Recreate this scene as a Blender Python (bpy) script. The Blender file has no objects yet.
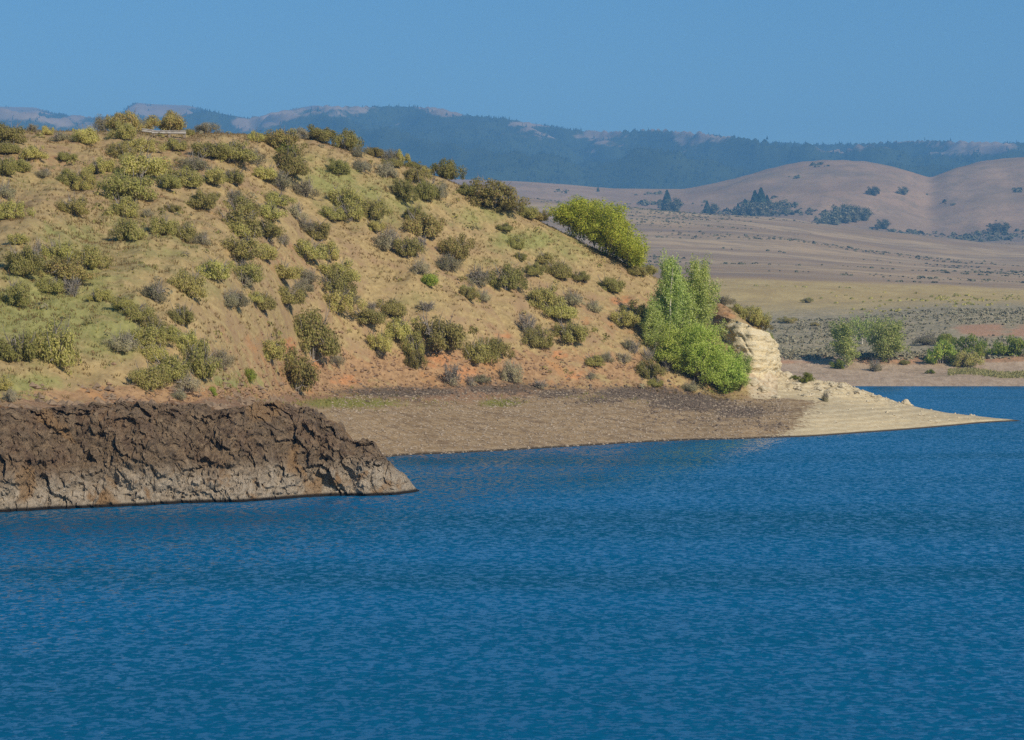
import bpy, math, random
import numpy as np
from mathutils import Vector

# ------------------------------------------------------------------ basics
F, CX, HY, H = 2400.0, 512.0, 340.0, 7.0      # focal length in px, principal column, horizon row, eye height
rng = np.random.default_rng(11)
random.seed(11)
scene = bpy.context.scene
COL = scene.collection

def P(x, y, Y):
    return np.array([(x - CX) / F * Y, Y, H - (y - HY) / F * Y])
def yz(y, Y):
    return H - (y - HY) / F * Y

def tag(o, label=None, cat=None, group=None, kind=None):
    if label: o['label'] = label
    if cat: o['category'] = cat
    if group: o['group'] = group
    if kind: o['kind'] = kind
    return o

# ------------------------------------------------------------------ numpy noise
_perm = np.random.default_rng(5).permutation(256).astype(np.int64)
_perm = np.concatenate([_perm, _perm, _perm])
_gr = np.random.default_rng(6).normal(size=(256, 3)); _gr /= np.linalg.norm(_gr, axis=1)[:, None]
def perlin(x, y, z=0.0):
    x, y, z = np.broadcast_arrays(np.asarray(x, float), np.asarray(y, float), np.asarray(z, float))
    xi, yi, zi = np.floor(x).astype(np.int64), np.floor(y).astype(np.int64), np.floor(z).astype(np.int64)
    xf, yf, zf = x - xi, y - yi, z - zi
    xi &= 255; yi &= 255; zi &= 255
    fade = lambda t: t * t * t * (t * (t * 6 - 15) + 10)
    u, v, w = fade(xf), fade(yf), fade(zf)
    def g(ix, iy, iz):
        h = _perm[_perm[_perm[(xi + ix) & 255] + ((yi + iy) & 255)] + ((zi + iz) & 255)]
        q = _gr[h]
        return q[..., 0] * (xf - ix) + q[..., 1] * (yf - iy) + q[..., 2] * (zf - iz)
    L = lambda a, b, t: a + t * (b - a)
    r = L(L(L(g(0,0,0), g(1,0,0), u), L(g(0,1,0), g(1,1,0), u), v),
          L(L(g(0,0,1), g(1,0,1), u), L(g(0,1,1), g(1,1,1), u), v), w)
    return r * 1.6
def fbm(x, y, z=0.0, oct=5, gain=.5):
    s, a, f = 0.0, 1.0, 1.0
    for k in range(oct):
        s = s + a * perlin(np.asarray(x) * f + 17.3 * k, np.asarray(y) * f - 9.1 * k, np.asarray(z) * f + 4.7 * k)
        a *= gain; f *= 2.03
    return s
def worley(x, y, z):
    """distance to nearest and second nearest jittered cell point"""
    x, y, z = np.broadcast_arrays(np.asarray(x, float), np.asarray(y, float), np.asarray(z, float))
    xi, yi, zi = np.floor(x).astype(np.int64), np.floor(y).astype(np.int64), np.floor(z).astype(np.int64)
    d1 = np.full(x.shape, 9.0); d2 = np.full(x.shape, 9.0)
    jit = np.random.default_rng(8).random((256, 3))
    for a in (-1, 0, 1):
        for b in (-1, 0, 1):
            for c in (-1, 0, 1):
                h = _perm[_perm[_perm[(xi + a) & 255] + ((yi + b) & 255)] + ((zi + c) & 255)]
                j = jit[h]
                d = np.sqrt((xi + a + j[..., 0] - x) ** 2 + (yi + b + j[..., 1] - y) ** 2 + (zi + c + j[..., 2] - z) ** 2)
                m = d < d1
                d2 = np.where(m, d1, np.minimum(d2, d)); d1 = np.where(m, d, d1)
    return d1, d2
def cellval(x, y, z, seed=0):
    """random value of the nearest jittered cell: flat facets with sharp steps"""
    x, y, z = np.broadcast_arrays(np.asarray(x, float), np.asarray(y, float), np.asarray(z, float))
    xi, yi, zi = np.floor(x).astype(np.int64), np.floor(y).astype(np.int64), np.floor(z).astype(np.int64)
    d1 = np.full(x.shape, 9.0); val = np.zeros(x.shape); jit = np.random.default_rng(8 + seed).random((256, 4))
    for a in (-1, 0, 1):
        for b in (-1, 0, 1):
            for c in (-1, 0, 1):
                j = jit[_perm[_perm[_perm[(xi + a) & 255] + ((yi + b) & 255)] + ((zi + c) & 255)]]
                px, py, pz = xi + a + j[..., 0] - x, yi + b + j[..., 1] - y, zi + c + j[..., 2] - z
                d = np.sqrt(px ** 2 + py ** 2 + pz ** 2); m = d < d1
                val = np.where(m, j[..., 3] + .9 * (px * (j[..., 0] - .5) + pz * (j[..., 1] - .3)), val); d1 = np.where(m, d, d1)
    return val
def pchip(xs, ys, q):
    """monotone cubic interpolation; ys may be (n,) or (n,m); q (k,)"""
    xs = np.asarray(xs, float); ys = np.asarray(ys, float); q = np.asarray(q, float)
    one = ys.ndim == 1
    if one: ys = ys[:, None]
    h = np.diff(xs)[:, None]; d = np.diff(ys, axis=0) / h
    m = np.zeros_like(ys)
    m[0], m[-1] = d[0], d[-1]
    same = (d[:-1] * d[1:]) > 0
    w1 = 2 * h[1:] + h[:-1]; w2 = h[1:] + 2 * h[:-1]
    with np.errstate(divide='ignore', invalid='ignore'):
        mm = (w1 + w2) / (w1 / d[:-1] + w2 / d[1:])
    m[1:-1] = np.where(same, mm, 0)
    i = np.clip(np.searchsorted(xs, q, side='right') - 1, 0, len(xs) - 2)
    t = np.clip((q - xs[i]) / h[i, 0], 0, 1)[:, None]
    hh = h[i]
    r = ((1 + 2 * t) * (1 - t) ** 2) * ys[i] + t * (1 - t) ** 2 * hh * m[i] + t * t * (3 - 2 * t) * ys[i + 1] + t * t * (t - 1) * hh * m[i + 1]
    return r[:, 0] if one else r
def sstep(a, b, x):
    t = np.clip((x - a) / (b - a), 0, 1); return t * t * (3 - 2 * t)

# ------------------------------------------------------------------ mesh helpers
def mesh_np(name, V, Fc, mats=(), smooth=False, attrs=None, midx=None):
    """V (n,3), Fc (m,k) -> mesh"""
    V = np.ascontiguousarray(V, np.float32); Fc = np.ascontiguousarray(Fc, np.int32)
    me = bpy.data.meshes.new(name)
    m, k = Fc.shape
    me.vertices.add(len(V)); me.loops.add(m * k); me.polygons.add(m)
    me.vertices.foreach_set('co', V.ravel())
    me.loops.foreach_set('vertex_index', Fc.ravel())
    me.polygons.foreach_set('loop_start', np.arange(0, m * k, k, dtype=np.int32))
    me.polygons.foreach_set('loop_total', np.full(m, k, np.int32))
    me.polygons.foreach_set('use_smooth', np.full(m, bool(smooth)))
    for mt in mats: me.materials.append(mt)
    if midx is not None: me.polygons.foreach_set('material_index', np.asarray(midx, np.int32))
    for an, av in (attrs or {}).items():
        a = me.attributes.new(an, 'FLOAT', 'POINT'); a.data.foreach_set('value', np.ascontiguousarray(av, np.float32).ravel())
    me.update(calc_edges=True); me.validate()
    return me
def add_obj(name, me, parent=None):
    o = bpy.data.objects.new(name, me); COL.objects.link(o)
    if parent: o.parent = parent
    return o
def empty(name, loc, rz=0.0):
    o = bpy.data.objects.new(name, None); COL.objects.link(o)
    o.location = loc; o.rotation_euler = (0, 0, rz); o.empty_display_size = .3
    return o
def grid_faces(nr, nc, mask=None):
    i = np.arange(nr * nc).reshape(nr, nc)
    f = np.stack([i[:-1, :-1], i[:-1, 1:], i[1:, 1:], i[1:, :-1]], -1)
    if mask is not None: return f[mask]
    return f.reshape(-1, 4)
def compact(V, Fc, attrs=None):
    u, inv = np.unique(Fc, return_inverse=True)
    return V[u], inv.reshape(Fc.shape), {k: a[u] for k, a in (attrs or {}).items()}
def unit(a):
    return a / np.maximum(np.linalg.norm(a, axis=-1, keepdims=True), 1e-9)
def leaf_quads(Cn, N, S, aspect=.6, up=None):
    """diamond leaf quads at centres Cn, facing N, half length S"""
    n = len(Cn)
    r = rng.normal(size=(n, 3)) if up is None else up + rng.normal(size=(n, 3)) * .35
    T = unit(r - N * np.sum(r * N, 1)[:, None]); B = np.cross(N, T)
    S = S[:, None]
    V = np.stack([Cn - T * S, Cn + B * S * aspect + N * S * .15, Cn + T * S, Cn - B * S * aspect + N * S * .15], 1).reshape(-1, 3)
    return V, np.arange(4 * n).reshape(n, 4)
def tube(pts, rad, n=5):
    """closed tapered tube through pts"""
    pts = np.asarray(pts, float); rad = np.asarray(rad, float)
    V, Fc = [], []
    t = unit(np.gradient(pts, axis=0))
    a = unit(np.cross(t, np.tile([0.31, 0.95, 0.05], (len(pts), 1)))); b = np.cross(t, a)
    for k in range(n):
        an = 2 * math.pi * k / n
        V.append(pts + (a * math.cos(an) + b * math.sin(an)) * rad[:, None])
    V = np.stack(V, 1).reshape(-1, 3)
    m = len(pts)
    for i in range(m - 1):
        for k in range(n):
            Fc.append([i * n + k, i * n + (k + 1) % n, (i + 1) * n + (k + 1) % n, (i + 1) * n + k])
    return V, np.array(Fc)
def join(parts):
    Vs, Fs, o = [], [], 0
    for V, Fc in parts:
        Vs.append(V); Fs.append(Fc + o); o += len(V)
    return np.concatenate(Vs), np.concatenate(Fs)

# ------------------------------------------------------------------ materials
class NB:
    def __init__(s, name):
        s.m = bpy.data.materials.new(name); s.m.use_nodes = True
        s.nt = s.m.node_tree; s.nt.nodes.clear()
        s.out = s.nt.nodes.new('ShaderNodeOutputMaterial')
    def n(s, t, **kw):
        nd = s.nt.nodes.new(t)
        for k, v in kw.items(): setattr(nd, k, v)
        return nd
    def put(s, sock, v):
        if isinstance(v, bpy.types.NodeSocket): s.nt.links.new(v, sock)
        elif isinstance(v, (tuple, list)) and len(v) == 3 and sock.type == 'RGBA': sock.default_value = (*v, 1)
        else: sock.default_value = v
    def pos(s): return s.n('ShaderNodeNewGeometry').outputs['Position']
    def scaled(s, vec, sc):
        nd = s.n('ShaderNodeMapping'); s.put(nd.inputs['Vector'], vec); nd.inputs['Scale'].default_value = sc; return nd.outputs[0]
    def noise(s, vec, scale, detail=4, rough=.55, dist=0.0):
        nd = s.n('ShaderNodeTexNoise'); s.put(nd.inputs['Vector'], vec)
        nd.inputs['Scale'].default_value = scale; nd.inputs['Detail'].default_value = detail
        nd.inputs['Roughness'].default_value = rough; nd.inputs['Distortion'].default_value = dist
        return nd.outputs['Fac']
    def voro(s, vec, scale, feat='F1', out='Distance'):
        nd = s.n('ShaderNodeTexVoronoi', feature=feat); s.put(nd.inputs['Vector'], vec); nd.inputs['Scale'].default_value = scale
        return nd.outputs[out]
    def attr(s, name): return s.n('ShaderNodeAttribute', attribute_name=name).outputs['Fac']
    def math(s, op, a, b=0.0, c=None, clamp=False):
        nd = s.n('ShaderNodeMath', operation=op, use_clamp=clamp); s.put(nd.inputs[0], a); s.put(nd.inputs[1], b)
        if c is not None: s.put(nd.inputs[2], c)
        return nd.outputs[0]
    def ramp(s, fac, a, b, lo=0.0, hi=1.0):
        nd = s.n('ShaderNodeMapRange', interpolation_type='SMOOTHSTEP'); s.put(nd.inputs['Value'], fac)
        nd.inputs['From Min'].default_value = a; nd.inputs['From Max'].default_value = b
        nd.inputs['To Min'].default_value = lo; nd.inputs['To Max'].default_value = hi
        return nd.outputs[0]
    def mix(s, fac, a, b, mode='MIX'):
        nd = s.n('ShaderNodeMix', data_type='RGBA', blend_type=mode, clamp_factor=True)
        s.put(nd.inputs[0], fac); s.put(nd.inputs[6], a); s.put(nd.inputs[7], b); return nd.outputs[2]
    def z(s, vec=None):
        nd = s.n('ShaderNodeSeparateXYZ'); s.put(nd.inputs[0], vec or s.pos()); return nd.outputs['Z']
    def bsdf(s, col, rough=.9, spec=.2, normal=None, **kw):
        b = s.n('ShaderNodeBsdfPrincipled'); s.put(b.inputs['Base Color'], col); s.put(b.inputs['Roughness'], rough)
        b.inputs['Specular IOR Level'].default_value = spec
        if normal is not None: s.put(b.inputs['Normal'], normal)
        for k, v in kw.items(): s.put(b.inputs[k], v)
        s.nt.links.new(b.outputs[0], s.out.inputs['Surface']); return b
    def bump(s, h, strength, dist, normal=None):
        nd = s.n('ShaderNodeBump'); nd.inputs['Strength'].default_value = strength; nd.inputs['Distance'].default_value = dist
        s.put(nd.inputs['Height'], h)
        if normal is not None: s.put(nd.inputs['Normal'], normal)
        return nd.outputs[0]

def mat_leaf(name, cols, trans=.48, rough=.8, var=.62):
    b = NB(name)
    ri = b.n('ShaderNodeNewGeometry').outputs['Random Per Island']
    ro = b.n('ShaderNodeObjectInfo').outputs['Random']
    c = b.mix(ri, cols[0], cols[1])
    if len(cols) > 2: c = b.mix(b.math('GREATER_THAN', b.math('FRACT', b.math('MULTIPLY', ri, 37.7)), .78), c, cols[2])
    hsv = b.n('ShaderNodeHueSaturation'); b.put(hsv.inputs['Color'], c)
    b.put(hsv.inputs['Hue'], b.math('MULTIPLY_ADD', ro, .025, .4875))
    b.put(hsv.inputs['Value'], b.math('MULTIPLY_ADD', b.math('FRACT', b.math('MULTIPLY', ro, 7.31)), var, 1.01 - var / 2))
    d = b.n('ShaderNodeBsdfPrincipled'); b.put(d.inputs['Base Color'], hsv.outputs[0]); d.inputs['Roughness'].default_value = rough
    d.inputs['Specular IOR Level'].default_value = .15
    t = b.n('ShaderNodeBsdfTranslucent'); b.put(t.inputs['Color'], hsv.outputs[0])
    mx = b.n('ShaderNodeMixShader'); mx.inputs[0].default_value = trans
    b.nt.links.new(d.outputs[0], mx.inputs[1]); b.nt.links.new(t.outputs[0], mx.inputs[2])
    b.nt.links.new(mx.outputs[0], b.out.inputs['Surface'])
    return b.m
def mat_bark(name, c1, c2, sc=6):
    b = NB(name); v = b.n('ShaderNodeTexCoord').outputs['Object']
    b.bsdf(b.mix(b.ramp(b.noise(b.scaled(v, (sc, sc, sc * .3)), 1.0), .35, .65), c1, c2), .9)
    return b.m

M = {}
M['olive']  = mat_leaf('olive_leaf', [(.325, .315, .098), (.59, .545, .185), (.48, .41, .20)])
M['dark']   = mat_leaf('dark_leaf', [(.26, .25, .085), (.50, .445, .155), (.44, .34, .155)])
M['grey']   = mat_leaf('grey_leaf', [(.31, .29, .17), (.50, .46, .29), (.36, .31, .22)])
M['pale']   = mat_leaf('pale_leaf', [(.32, .31, .20), (.52, .48, .33), (.42, .37, .27)])
M['bright'] = mat_leaf('bright_leaf', [(.23, .30, .045), (.40, .46, .10), (.42, .40, .10)])
M['yellow'] = mat_leaf('yellow_green_leaf', [(.36, .42, .05), (.63, .67, .12), (.54, .50, .09)], var=.1)
M['poplar'] = mat_leaf('poplar_leaf', [(.36, .46, .11), (.60, .68, .22), (.64, .70, .34)], var=.12)
M['willow'] = mat_leaf('willow_leaf', [(.35, .46, .08), (.62, .72, .18), (.54, .57, .19)], var=.15)
M['cotton'] = mat_leaf('cottonwood_leaf', [(.29, .38, .10), (.52, .58, .20), (.52, .54, .24)], var=.2)
M['conifer'] = mat_leaf('conifer_needle', [(.022, .045, .034), (.055, .085, .06)], .1)
M['twig'] = mat_bark('grey_twig', (.16, .14, .12), (.30, .27, .24), 8)
M['dry_twig'] = mat_bark('dry_twig', (.20, .17, .14), (.36, .33, .29), 8)
M['pale_bark'] = mat_bark('pale_bark', (.42, .38, .30), (.62, .58, .48), 3)
M['brown_bark'] = mat_bark('brown_bark', (.10, .075, .05), (.20, .16, .11), 4)

def mat_hill():
    b = NB('dry_grass_hill'); p = b.pos()
    n1 = b.noise(p, .55, 6, .6); n2 = b.noise(b.scaled(p, (1, .5, 1)), 3.2, 5, .65); n3 = b.noise(p, .13, 4, .6); n4 = b.noise(p, 9., 3, .7)
    straw = b.mix(b.ramp(n2, .3, .7), (.285, .21, .10), (.425, .325, .16))
    straw = b.mix(b.ramp(n1, .42, .68), straw, (.305, .208, .122))
    green = b.mix(b.ramp(n2, .3, .7), (.195, .20, .07), (.305, .29, .115))
    g = b.math('ADD', b.attr('green'), b.math('MULTIPLY', b.math('SUBTRACT', n1, .5), 1.3))
    c = b.mix(b.ramp(g, .15, .7), straw, green)
    soil = b.mix(b.ramp(n2, .3, .7), (.25, .152, .082), (.405, .262, .142))
    soil = b.mix(b.ramp(b.noise(p, .35, 4), .54, .68), soil, (.40, .22, .10))
    s = b.math('ADD', b.attr('soil'), b.math('MULTIPLY', b.math('SUBTRACT', b.noise(p, .8, 6, .65), .5), 1.7))
    c = b.mix(b.ramp(s, .4, .7), c, soil)
    c = b.mix(b.ramp(b.attr('rust'), .3, .8), c, b.mix(b.ramp(n2, .3, .7), (.36, .175, .08), (.50, .26, .13)))
    dk = b.math('ADD', b.attr('dark'), b.math('MULTIPLY', b.math('SUBTRACT', n2, .5), .9))
    c = b.mix(b.ramp(dk, .42, .75), c, b.mix(b.ramp(n4, .35, .65), (.055, .042, .034), (.19, .145, .105)))
    c = b.mix(b.ramp(n4, .64, .8, 0, .35), c, (.20, .135, .07))
    c = b.mix(b.ramp(b.attr('pale'), .3, .7), c, b.mix(b.ramp(n2, .35, .65), (.42, .32, .20), (.58, .50, .36)))
    nb = b.bump(b.math('ADD', n4, b.math('MULTIPLY', n2, 2)), .22, .08)
    b.bsdf(c, .95, .1, nb); return b.m
def mat_beach():
    b = NB('gravel_beach'); p = b.pos(); z = b.z(p)
    n2 = b.noise(p, 2.5, 5, .65); n4 = b.noise(p, 9., 4, .7); lf = b.noise(b.scaled(p, (.22, .6, .6)), 1., 5, .65)
    zz = b.math('ADD', z, b.math('MULTIPLY', b.math('SUBTRACT', lf, .5), .5))
    wv = b.n('ShaderNodeTexWave', wave_type='BANDS', bands_direction='Z'); cb = b.n('ShaderNodeCombineXYZ'); b.put(cb.inputs['Z'], zz)
    b.put(wv.inputs['Vector'], cb.outputs[0]); wv.inputs['Scale'].default_value = 1.1; wv.inputs['Distortion'].default_value = 3.0; wv.inputs['Detail'].default_value = 3
    c = b.mix(b.ramp(n2, .3, .7), (.21, .145, .08), (.37, .27, .16))
    c = b.mix(b.math('MULTIPLY', b.math('MULTIPLY', b.ramp(wv.outputs['Fac'], .35, .85), b.ramp(n2, .3, .6)), .5), c, (.41, .32, .21))
    c = b.mix(b.ramp(n4, .60, .74), c, (.46, .40, .32))
    c = b.mix(b.ramp(b.noise(b.scaled(p, (.35, 1, 1)), .9, 6, .72), .50, .66, 0, .75), c, (.15, .105, .068))
    c = b.mix(b.ramp(n4, .42, .28), c, (.11, .08, .055))
    so_ = b.math('ADD', b.attr('soil'), b.math('MULTIPLY', b.math('SUBTRACT', n2, .5), .8))
    c = b.mix(b.ramp(so_, .3, .6), c, b.mix(b.ramp(n4, .35, .65), (.17, .10, .06), (.36, .23, .14)))
    gr = b.math('ADD', b.attr('green'), b.math('MULTIPLY', b.math('SUBTRACT', n2, .5), 1.0))
    c = b.mix(b.ramp(gr, .45, .8), c, (.19, .19, .05))
    dk = b.math('ADD', b.attr('dark'), b.math('MULTIPLY', b.math('SUBTRACT', n2, .5), 1.0))
    c = b.mix(b.ramp(dk, .42, .75), c, b.mix(b.ramp(n4, .35, .65), (.05, .04, .033), (.185, .145, .11)))
    pl = b.math('ADD', b.attr('pale'), b.math('MULTIPLY', b.math('SUBTRACT', n2, .5), 1.6))
    cr = b.mix(b.math('MULTIPLY', b.ramp(wv.outputs['Fac'], .2, .8), b.ramp(b.noise(b.scaled(p, (.2, .5, 2)), 1.3, 5, .7), .3, .62)), (.46, .38, .24), (.56, .48, .32))
    cr = b.mix(b.ramp(n2, .55, .75), cr, (.60, .53, .38))
    cr = b.mix(b.ramp(n4, .40, .28), cr, (.25, .20, .11))
    c = b.mix(b.ramp(pl, .35, .65), c, cr)
    c = b.mix(b.ramp(z, .14, .05), c, (.06, .05, .038))
    nb = b.bump(b.math('ADD', n4, b.math('MULTIPLY', n2, 1.5)), .5, .1)
    b.bsdf(c, .9, .15, nb); return b.m
def mat_rock():
    b = NB('basalt_rock'); p = b.pos(); z = b.z(p)
    n1 = b.noise(p, .5, 6, .6); n2 = b.noise(p, 2.6, 8, .78); n3 = b.noise(p, 8., 4, .7)
    c = b.mix(b.ramp(n2, .30, .70), (.10, .072, .048), (.325, .235, .15))
    c = b.mix(b.ramp(b.noise(p, .7, 7, .7), .48, .66), c, b.mix(n2, (.13, .085, .055), (.33, .22, .14)))
    c = b.mix(b.ramp(b.noise(p, 1.4, 6, .7), .50, .62, 0, .5), c, (.055, .042, .033))
    low = b.math('ADD', z, b.math('MULTIPLY', b.math('SUBTRACT', n1, .5), 1.6))
    gr = b.mix(b.ramp(n2, .3, .7), (.26, .21, .155), (.52, .44, .34))
    gr = b.mix(b.ramp(n3, .62, .75), gr, (.50, .44, .36))
    gr = b.mix(b.ramp(b.noise(p, 1.1, 3), .55, .7), gr, (.31, .20, .11))
    c = b.mix(b.ramp(low, 1.9, .8), c, gr)
    ck = b.math('ADD', b.attr('crack'), b.math('MULTIPLY', b.math('SUBTRACT', n2, .5), .8))
    c = b.mix(b.ramp(ck, .55, .95, 0, .8), c, b.mix(n3, (.20, .12, .065), (.40, .26, .13)))
    c = b.mix(b.ramp(n3, .66, .76), c, (.32, .26, .20))
    c = b.mix(b.ramp(b.attr('soil'), .35, .75), c, b.mix(b.ramp(n2, .35, .65), (.19, .10, .052), (.33, .20, .10)))
    c = b.mix(b.ramp(z, .20, .08), c, (.022, .018, .015))
    nb = b.bump(b.math('ADD', n3, b.math('MULTIPLY', n2, 2.5)), .8, .16)
    b.bsdf(c, .88, .2, nb); return b.m
def mat_bluff():
    b = NB('sandstone'); p = b.pos(); z = b.z(p)
    n1 = b.noise(p, .9, 5, .6); n2 = b.noise(b.scaled(p, (1, 1, 2.5)), 2.2, 5, .65); n3 = b.noise(p, 9., 3, .7)
    zz = b.math('ADD', z, b.math('MULTIPLY', n1, 1.4))
    cb = b.n('ShaderNodeCombineXYZ'); b.put(cb.inputs['Z'], zz)
    bands = b.noise(cb.outputs[0], 2.6, 3, .6)
    c = b.mix(b.ramp(bands, .38, .62), (.62, .50, .29), (.70, .62, .44))
    c = b.mix(b.ramp(n2, .52, .72), c, (.66, .60, .46))
    c = b.mix(b.ramp(n1, .60, .75), c, (.58, .42, .20))
    c = b.mix(b.ramp(n3, .35, .25), c, (.26, .17, .09))
    c = b.mix(b.ramp(b.math('ADD', b.attr('soil'), b.math('MULTIPLY', b.math('SUBTRACT', n2, .5), .8)), .4, .8), c, b.mix(b.ramp(n3, .35, .65), (.33, .22, .12), (.46, .34, .20)))
    b.bsdf(c, .95, .1, b.bump(b.math('ADD', n3, b.math('MULTIPLY', n2, 2)), .7, .14)); return b.m
def mat_stone(name, c1, c2):
    b = NB(name); p = b.n('ShaderNodeTexCoord').outputs['Object']; ro = b.n('ShaderNodeNewGeometry').outputs['Random Per Island']
    c = b.mix(b.noise(p, 5, 4), c1, c2); c = b.mix(b.math('MULTIPLY', ro, .6), c, c2)
    b.bsdf(c, .95, .1, b.bump(b.noise(p, 9, 4), .6, .05)); return b.m
def mat_far():
    b = NB('sagebrush_shore'); p = b.pos(); z = b.z(p)
    n1 = b.noise(b.scaled(p, (1, .35, 1)), .10, 5, .6); n2 = b.noise(b.scaled(p, (1, .4, 1)), .9, 5, .7); n3 = b.noise(b.scaled(p, (.25, 1, 1)), .02, 5, .6)
    beach = b.mix(b.ramp(n2, .3, .7), (.36, .265, .18), (.50, .39, .28))
    flat_ = b.mix(b.ramp(n2, .36, .62), (.27, .24, .15), (.46, .38, .24))
    field = b.mix(b.ramp(n1, .3, .7), (.45, .325, .135), (.57, .435, .19))
    field = b.mix(b.ramp(n2, .5, .7), field, (.38, .29, .15))
    plain = b.mix(b.ramp(n3, .35, .65), (.35, .24, .145), (.49, .36, .215))
    plain = b.mix(b.ramp(b.noise(b.scaled(p, (.4, 1, 1)), .06, 6, .75), .44, .62, 0, .7), plain, (.26, .195, .135))
    plain = b.mix(b.ramp(b.noise(b.scaled(p, (.12, 1, 1)), .012, 6, .65), .54, .68), plain, (.27, .20, .145))
    jz = b.math('ADD', b.attr('zone'), b.math('MULTIPLY', b.math('SUBTRACT', n1, .5), .5))
    c = b.mix(b.ramp(jz, .9, 1.1), beach, b.mix(b.ramp(n2, .35, .65), (.30, .20, .12), (.50, .29, .17)))
    c = b.mix(b.ramp(jz, 1.75, 2.0), c, flat_)
    c = b.mix(b.ramp(jz, 2.75, 3.3), c, field)
    c = b.mix(b.ramp(jz, 3.85, 4.1), c, plain)
    c = b.mix(b.ramp(b.noise(b.scaled(p, (.3, 1, 1)), .25, 5, .7), .56, .70, 0, .6), c, (.22, .18, .12))
    c = b.mix(b.ramp(b.attr('rust'), .3, .8), c, b.mix(n2, (.38, .22, .13), (.58, .36, .22)))
    b.bsdf(c, .95, .1, b.bump(n2, .5, .5)); return b.m
def mat_mound():
    b = NB('grass_mound'); p = b.pos()
    n1 = b.noise(p, .005, 6, .62); n2 = b.noise(p, .03, 6, .7); n3 = b.noise(b.scaled(p, (.5, .5, 3)), .012, 5, .6); n4 = b.noise(p, .22, 4, .7)
    c = b.mix(b.ramp(n3, .35, .65), (.32, .205, .13), (.43, .285, .18))
    c = b.mix(b.ramp(n1, .46, .64), c, (.27, .19, .125))
    c = b.mix(b.ramp(n4, .40, .62, 0, .4), c, (.47, .33, .21))
    sc = b.math('ADD', b.attr('scrub'), b.math('MULTIPLY', b.math('SUBTRACT', n2, .5), 1.2))
    c = b.mix(b.ramp(sc, .45, .8), c, b.mix(b.ramp(n4, .4, .6), (.12, .12, .095), (.27, .20, .155)))
    c = b.mix(b.ramp(n4, .54, .66, 0, .8), c, (.20, .155, .10))
    c = b.mix(b.ramp(b.noise(b.scaled(p, (1, .3, 1)), .05, 5, .7), .50, .66, 0, .6), c, (.25, .19, .125))
    c = b.mix(b.ramp(n2, .60, .74), c, (.24, .18, .125))
    b.bsdf(c, .95, .1, b.bump(n2, .5, 4.)); return b.m
def mat_mountain():
    b = NB('mountain_ground'); p = b.pos()
    n2 = b.noise(p, .004, 6, .65); n3 = b.noise(p, .03, 4, .6)
    bare = b.mix(b.ramp(n2, .35, .65), (.28, .20, .14), (.39, .29, .21))
    wood = b.mix(n3, (.028, .045, .024), (.055, .075, .035))
    f = b.math('ADD', b.attr('bare'), b.math('MULTIPLY', b.math('SUBTRACT', n3, .5), .8))
    b.bsdf(b.mix(b.ramp(f, .4, .65), wood, bare), .95, .1); return b.m
def mat_water():
    b = NB('lake_water'); p = b.pos()
    def slope(sc, scale, det, k):
        nd = b.n('ShaderNodeTexNoise'); b.put(nd.inputs['Vector'], b.scaled(p, sc)); nd.inputs['Scale'].default_value = scale
        nd.inputs['Detail'].default_value = det; nd.inputs['Roughness'].default_value = .6; nd.inputs['Distortion'].default_value = .5
        v = b.n('ShaderNodeVectorMath', operation='SUBTRACT'); b.put(v.inputs[0], nd.outputs['Color']); v.inputs[1].default_value = (.5, .5, .5)
        w_ = b.n('ShaderNodeVectorMath', operation='MULTIPLY'); b.put(w_.inputs[0], v.outputs[0]); w_.inputs[1].default_value = k
        return w_.outputs[0]
    def add(u, v):
        nd = b.n('ShaderNodeVectorMath', operation='ADD'); b.put(nd.inputs[0], u); b.put(nd.inputs[1], v); return nd.outputs[0]
    sl_ = add(add(slope((1., 1.1, 1), 4.6, 3, (1.2, 3.6, 0)), slope((2.4, 1.1, 1), 1.8, 3, (.6, 3.0, 0))), slope((1.8, .8, 1), .4, 2, (.2, .4, 0)))
    lf = b.noise(b.scaled(p, (.22, 1, 1)), .06, 3, .5)
    am = b.ramp(lf, .40, .56, .8, 1.1)
    sc_ = b.n('ShaderNodeVectorMath', operation='SCALE'); b.put(sc_.inputs[0], sl_); b.put(sc_.inputs['Scale'], am)
    up = b.n('ShaderNodeVectorMath', operation='ADD'); b.put(up.inputs[0], sc_.outputs[0]); up.inputs[1].default_value = (0, -.25, 1)
    sx = b.n('ShaderNodeSeparateXYZ'); b.put(sx.inputs[0], up.outputs[0])
    cx_ = b.n('ShaderNodeCombineXYZ'); b.put(cx_.inputs[0], sx.outputs[0]); b.put(cx_.inputs[1], b.math('SMOOTH_MIN', sx.outputs[1], -.072, .05)); b.put(cx_.inputs[2], sx.outputs[2])
    nn = b.n('ShaderNodeVectorMath', operation='NORMALIZE'); b.put(nn.inputs[0], cx_.outputs[0])
    deep = b.mix(b.ramp(lf, .30, .60), (.002, .068, .140), (.002, .090, .212))
    b.bsdf(deep, .08, .8, nn.outputs[0], IOR=1.33)
    return b.m
M['hill'] = mat_hill(); M['beach'] = mat_beach(); M['rock'] = mat_rock(); M['bluff'] = mat_bluff()
M['far'] = mat_far(); M['mound'] = mat_mound(); M['mountain'] = mat_mountain(); M['water'] = mat_water()
M['pale_stone'] = mat_stone('pale_stone', (.36, .30, .20), (.58, .51, .37))
M['dark_stone'] = mat_stone('dark_stone', (.06, .048, .04), (.20, .155, .12))
M['grass_blade'] = mat_leaf('straw_blade', [(.33, .235, .10), (.47, .345, .155), (.38, .29, .115)], .6)
M['green_blade'] = mat_leaf('green_blade', [(.22, .225, .07), (.36, .34, .12), (.38, .31, .12)], .3)
M['sage'] = mat_leaf('sage_leaf', [(.27, .26, .165), (.46, .43, .29), (.33, .29, .19)], .1)
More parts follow.
